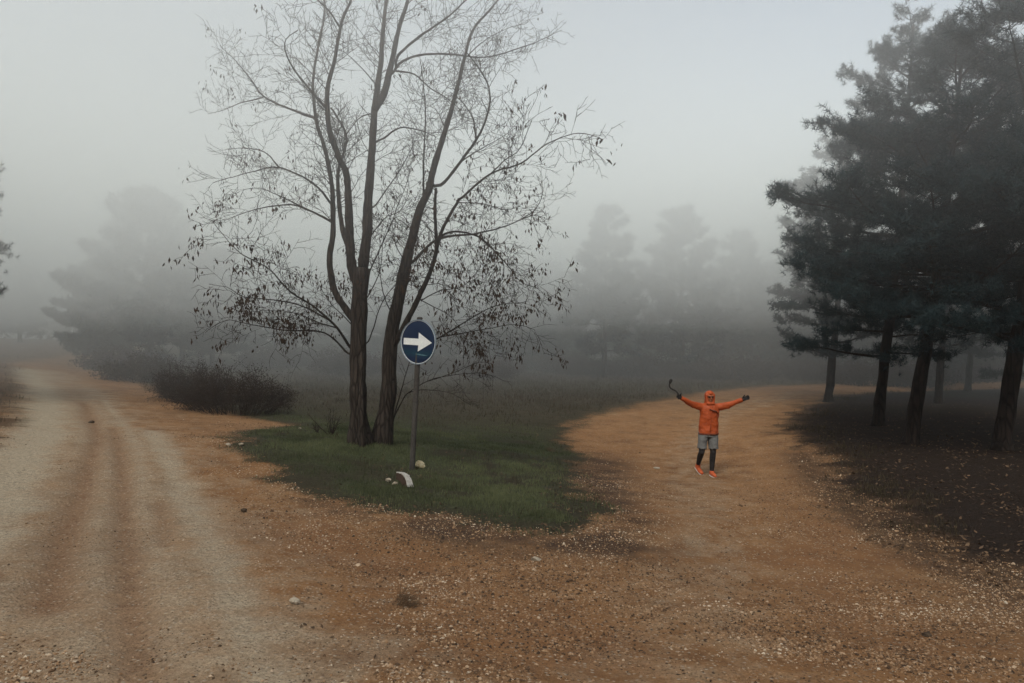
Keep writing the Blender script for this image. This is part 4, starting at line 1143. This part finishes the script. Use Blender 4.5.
# jacket with sleeves, open at the hem and cuffs
c = MB()
capsule(c, (0.03, 0, 0.865), 0.176, (0.038, 0, 1.16), 0.165, flat=True, squash=(1.16, 0.80), sides=28)
capsule(c, (0.037, 0, 1.08), 0.166, (0.05, 0, 1.33), 0.168, squash=(1.14, 0.79), sides=28)
capsule(c, (-0.085, 0, 1.405), 0.074, (0.185, 0, 1.405), 0.074)
capsule(c, (0.05, 0.01, 1.40), 0.09, NECK + [0, 0.005, 0.055], 0.082)
for S in 'LR':
    sh, el, wr = J['sh' + S], J['el' + S], J['wr' + S]
    capsule(c, sh, 0.078, el, 0.062); capsule(c, el, 0.062, wr * 0.93 + el * 0.07, 0.044)
    for k in range(4):       # folds of the sleeve
        u = 0.2 + 0.2 * k; p_ = sh * (1 - u) + el * u; capsule(c, p_ + [0, 0, -0.02], 0.062 - 0.003 * k, p_ + [0.012, -0.01, -0.034], 0.05)
for k in range(7):           # blousing above the hem
    a_ = k * 0.9; capsule(c, (0.03 + 0.17 * math.cos(a_), 0.11 * math.sin(a_), 0.93), 0.04, (0.03 + 0.165 * math.cos(a_ + 0.3), 0.105 * math.sin(a_ + .3), 1.04 + 0.03 * (k % 3)), 0.03)
jm = melt(c, 0.009, 12)
def crumple(me, amp, sc, sz):
    """soft folds in cloth"""
    me.update(); v = me.vertices
    mv = [(p.co.copy(), p.normal.copy()) for p in v]
    for p, (co, no) in zip(v, mv):
        f = mnoise.noise(Vector((co.x * sc, co.y * sc, co.z * sz))) + 0.5 * mnoise.noise(Vector((co.x * sc * 2.3 + 9, co.y * sc * 2.3, co.z * sz * 2.6)))
        p.co = co + no * f * amp
    me.update()
crumple(jm, 0.013, 6.0, 7.0)
jk = link_mesh('jacket', jm, M_orange, person)
c = MB(); capsule(c, (0.03, 0, 0.842), 0.176, (0.03, 0, 0.880), 0.183, flat=True, squash=(1.18, 0.82), sides=28)
link_mesh('hem', melt(c, 0.009, 3), M_hem, jk)
for sg in ((0.05, -0.158, 1.13, 0.05, -0.118, 1.50),):     # zip flap
    c = MB(); c.tube([(0.035, -0.148, 0.90), (0.038, -0.152, 1.1), (0.048, -0.150, 1.3), (0.052, -0.118, 1.42)], 0.006, 6); c.build('zip', M_orange, jk)
c = MB(); c.tube([(0.02, -0.140, 1.37), (0.08, -0.148, 1.345), (0.15, -0.132, 1.33), (0.19, -0.10, 1.28)], [0.012, 0.015, 0.014, 0.010], 8); c.build('chest_shadow', M_hem, jk)  # dark strip standing in for the shadow line across the chest
# hood drawn up round the face
c = MB()
capsule(c, HEAD + [0, 0.036, 0.026], 0.110, HEAD + [0, 0.036, -0.01], 0.104, squash=(0.95, 0.98), sides=22)
capsule(c, HEAD + [0, 0.045, -0.05], 0.095, NECK + [0, 0.045, 0.0], 0.10)
capsule(c, HEAD + [0, -0.062, 0.072], 0.030, HEAD + [0, 0.0, 0.085], 0.05)
for sx in (-1, 1): capsule(c, HEAD + [0.078 * sx, -0.022, 0.05], 0.024, HEAD + [0.06 * sx, -0.03, -0.10], 0.03)
capsule(c, HEAD + [-0.05, -0.050, -0.128], 0.040, HEAD + [0.05, -0.050, -0.128], 0.040)            # collar under the chin
link_mesh('hood', melt(c, 0.007, 4), M_orange, person)
c = MB()
for sx in (-1, 1):
    capsule(c, HEAD + [0.020 * sx, -0.094, 0.010], 0.015, HEAD + [0.040 * sx, -0.084, 0.010], 0.012, squash=(1, 0.8))
    capsule(c, HEAD + [0.055 * sx, -0.076, 0.018], 0.006, HEAD + [0.084 * sx, -0.01, 0.02], 0.005)
capsule(c, HEAD + [-0.02, -0.098, 0.018], 0.005, HEAD + [0.02, -0.098, 0.018], 0.005)
link_mesh('sunglasses', melt(c, 0.004, 2), M_glass, person)
# shorts
c = MB()
capsule(c, (0.02, 0, 0.80), 0.155, (0.025, 0, 0.90), 0.150, flat=True, squash=(1.2, 0.86), sides=26)
for S in 'LR':
    h_, k_ = J['hip' + S], J['knee' + S]; e_ = h_ + (k_ - h_) * 0.84
    capsule(c, h_ + [0.004, 0, 0.0], 0.104, e_ + [0.012 if S == 'R' else -0.004, 0.0, 0], 0.100 if S == 'R' else 0.092, flat=True, sides=22)
    for q in range(3): 
        o_ = np.array([0.07 * math.cos(q * 2.1), 0.07 * math.sin(q * 2.1), 0]); capsule(c, h_ + o_ * 0.9 - [0, 0, .08], 0.03, e_ + o_ * 0.95 + [0, 0, 0.02], 0.026)
sm_ = melt(c, 0.008, 3); crumple(sm_, 0.012, 9.0, 7.0); link_mesh('shorts', sm_, M_grey, person)
for S in 'LR':
    k_, a_ = J['knee' + S], J['ank' + S]; h_ = J['hip' + S]; m_ = k_ * 0.65 + a_ * 0.35 + [0, 0.018, 0]
    c = MB(); capsule(c, h_ * 0.5 + k_ * 0.5, 0.070, k_, 0.060); capsule(c, k_, 0.059, m_, 0.061); capsule(c, m_, 0.060, a_, 0.042)
    link_mesh('legging', melt(c, 0.007, 3), M_black, person)
    hl, bl, to = foot_dirs[S]; up = np.cross(to - hl, [1, 0, 0]); up = up / np.linalg.norm(up); up = up if up[2] > 0 else -up
    c = MB(); capsule(c, hl, 0.043, bl, 0.046, squash=(1.0, 1)); capsule(c, bl, 0.046, to, 0.034); capsule(c, a_ + [0, 0, -0.005], 0.05, (hl * 0.6 + bl * 0.4) + up * 0.01, 0.042)
    sh_ = link_mesh('shoe', melt(c, 0.006, 3), M_shoe, person)
    c = MB(); dn = -up * 0.036
    capsule(c, hl + dn, 0.046, bl + dn, 0.051); capsule(c, bl + dn, 0.050, to + dn * 0.75, 0.040)
    t_ = c.v; 
    c2 = MB(); 
    for vv, f3_, f4_ in zip(c.v, c.f3, c.f4): c2.v.append(vv); c2.f3.append(f3_); c2.f4.append(f4_); c2.a.append(np.zeros(len(vv), np.float32))
    c2.n = c.n
    # flatten the sole along its own thickness
    for q in range(len(c2.v)):
        v = c2.v[q].astype(float); m0 = (hl + dn); hgt = (v - m0) @ up; c2.v[q] = (v - np.outer(hgt * 0.6, up)).astype(np.float32)
    link_mesh('sole', melt(c2, 0.005, 2), M_sole, sh_)
    c = MB(); grip, s_, d_ = hand(c, J['wr' + S], J['el' + S], 0.003, 0.75 if S == 'L' else 0.35, 1)
    capsule(c, J['wr' + S] * 0.9 + J['el' + S] * 0.1, 0.034, J['wr' + S] + d_ * 0.02, 0.033)
    link_mesh('glove', melt(c, 0.005, 2), M_black, person)
    if S == 'L': GRIP = grip.copy(); GD = s_.copy()
# dark hooked stick in the raised hand
def px_local(px, py, dy): 
    p = P(px, py, PERS[1] + dy); return p
g = GRIP + PERS
q = spline([g - GD * 0.07 + np.array([0.02, 0, 0]), g, g + np.array([-0.045, 0.0, 0.09]), px_local(670.5, 388, -0.24), px_local(669.3, 384.5, -0.24), px_local(670.0, 382, -0.24)], 0.02)
st = empty('stick', g, 'short dark bent stick with a thick end, gripped in the hand at photo left', 'stick')
mb = MB(); mb.tube(q - g, np.linspace(0.016, 0.013, len(q)), 10); mb.build('shaft', M_black, st)
mb = MB(); e = q[-1] - g; mb.tube([e + [-0.004, 0, -0.035], e + [0.0, 0, -0.02], e + [0.012, 0, 0.02], e + [0.03, 0, 0.05], e + [0.036, 0, 0.055]], [0.014, 0.026, 0.03, 0.026, 0.012], 12); mb.build('head', M_black, st)

# ------------------------------------------------------------------ fog, sky, sun
def fog():
    mb = MB()
    x0, x1, y0, y1, z0, z1 = -130, 130, -60, 190, -2.5, FOG_TOP
    v = [(x0, y0, z0), (x1, y0, z0), (x1, y1, z0), (x0, y1, z0), (x0, y0, z1), (x1, y0, z1), (x1, y1, z1), (x0, y1, z1)]
    mb.add(v, None, [(3, 2, 1, 0), (4, 5, 6, 7), (0, 1, 5, 4), (1, 2, 6, 5), (2, 3, 7, 6), (3, 0, 4, 7)])
    n = NT('fog_air')
    sp = n.node('ShaderNodeSeparateXYZ'); n.link(n.pos(), sp.inputs[0])
    z = sp.outputs[2]
    zn = n.val(z, 0.0, 20.0)
    dens = n.node('ShaderNodeValToRGB'); cr = dens.color_ramp
    for k in range(len(FOG_D) - 2): cr.elements.new(0.5)
    for e, (p_, d_) in zip(cr.elements, FOG_D): e.position = p_ / 20.0; e.color = (d_, d_, d_, 1)
    n.link(zn, dens.inputs[0])
    colr = n.ramp(zn, [(p_ / 20.0, c_) for p_, c_ in FOG_C])
    vs = n.node('ShaderNodeVolumeScatter'); vs.inputs['Anisotropy'].default_value = 0.0
    vs.inputs['Color'].default_value = (1, 1, 1, 1)
    # the bank is thinner over the fork in the road and closes in all round it
    off = n.node('ShaderNodeVectorMath', operation='DISTANCE'); off.inputs[1].default_value = (3.0, 6.0, 1.0)
    n.link(n.pos(), off.inputs[0])
    bank_f = n.math('ADD', 1.0, n.math('MULTIPLY', n.val(z, 5.0, 11.0, 1.0, 0.0, True), n.val(off.outputs['Value'], 9.0, 36.0, 0.0, FOG_FAR - 1.0, True)))
    low = n.val(z, 1.0, 6.5, 1.0, 0.0, True)
    thin = n.math('SUBTRACT', 1.0, n.math('MULTIPLY', low, n.val(off.outputs['Value'], 11.0, 25.0, 1.0 - FOG_NEAR, 0.0, True)))
    dn = n.math('MULTIPLY', n.math('MULTIPLY', dens.outputs[0], bank_f), thin)
    # a clearer pocket under and among the pines on the right
    po = n.node('ShaderNodeVectorMath', operation='DISTANCE'); po.inputs[1].default_value = (9.5, 13.0, 4.0)
    n.link(n.pos(), po.inputs[0])
    dn = n.math('MULTIPLY', dn, n.val(po.outputs['Value'], 5.0, 15.0, 0.30, 1.0, True))
    n.link(dn, vs.inputs['Density'])
    # tree shade worked into the fog: absorption darkens it low down, faint green tint
    ab = n.node('ShaderNodeVolumeAbsorption'); n.link(colr, ab.inputs['Color']); n.link(dn, ab.inputs['Density'])
    both = n.node('ShaderNodeAddShader'); n.link(vs.outputs[0], both.inputs[0]); n.link(ab.outputs[0], both.inputs[1])
    n.link(both.outputs[0], n.out.inputs['Volume'])
    o = mb.build('fog', n.m, smooth=False)
    tag(o, 'grey fog bank lying over the roads and the trees', 'fog', kind='stuff')
    return o
FOG_NEAR, FOG_FAR = 0.05, 2.75
FOG_TOP = 17.5
FOG_D = [(0.0, 0.006), (2.5, 0.0085), (5.5, 0.040), (9.0, 0.076), (20.0, 0.056)]
FOG_C = [(0.0, (0.50, 0.53, 0.525)), (3.0, (0.60, 0.63, 0.625)), (6.5, (0.935, 0.958, 0.94)), (10.0, (0.982, 0.998, 0.973))]
fog()

SUN_EL, SUN_AZ = R(52), R(200)
w = bpy.data.worlds.new('World'); scene.world = w; w.use_nodes = True
wn = w.node_tree.nodes; wl = w.node_tree.links
bg = wn['Background']
sky = wn.new('ShaderNodeTexSky'); sky.sky_type = 'NISHITA'; sky.sun_disc = False
sky.sun_elevation = SUN_EL; sky.sun_rotation = SUN_AZ; sky.air_density = 1.0; sky.dust_density = 2.0; sky.ozone_density = 1.0
wl.new(sky.outputs[0], bg.inputs['Color']); bg.inputs['Strength'].default_value = 0.15
sd = bpy.data.lights.new('sun', 'SUN'); sd.energy = 5.0; sd.angle = R(25); sd.color = (1.0, 0.98, 0.89)
so = bpy.data.objects.new('sun', sd); col.objects.link(so)
d = Vector((math.sin(SUN_AZ) * math.cos(SUN_EL), math.cos(SUN_AZ) * math.cos(SUN_EL), math.sin(SUN_EL)))
so.rotation_euler = d.to_track_quat('Z', 'Y').to_euler(); so.location = (0, 0, 30)

# ------------------------------------------------------------------ render settings
scene.view_settings.view_transform = 'Standard'
try: scene.view_settings.look = 'None'
except Exception: pass
scene.view_settings.exposure = 0.0; scene.view_settings.gamma = 1.0
scene.render.engine = 'CYCLES'
cy = scene.cycles
cy.max_bounces = 8; cy.diffuse_bounces = 3; cy.glossy_bounces = 2; cy.transmission_bounces = 3; cy.volume_bounces = 5; cy.transparent_max_bounces = 8
cy.caustics_reflective = False; cy.caustics_refractive = False
cy.use_denoising = True
try: cy.denoiser = 'OPENIMAGEDENOISE'
except Exception: pass
cy.volume_step_rate = 1.0; cy.volume_max_steps = 256
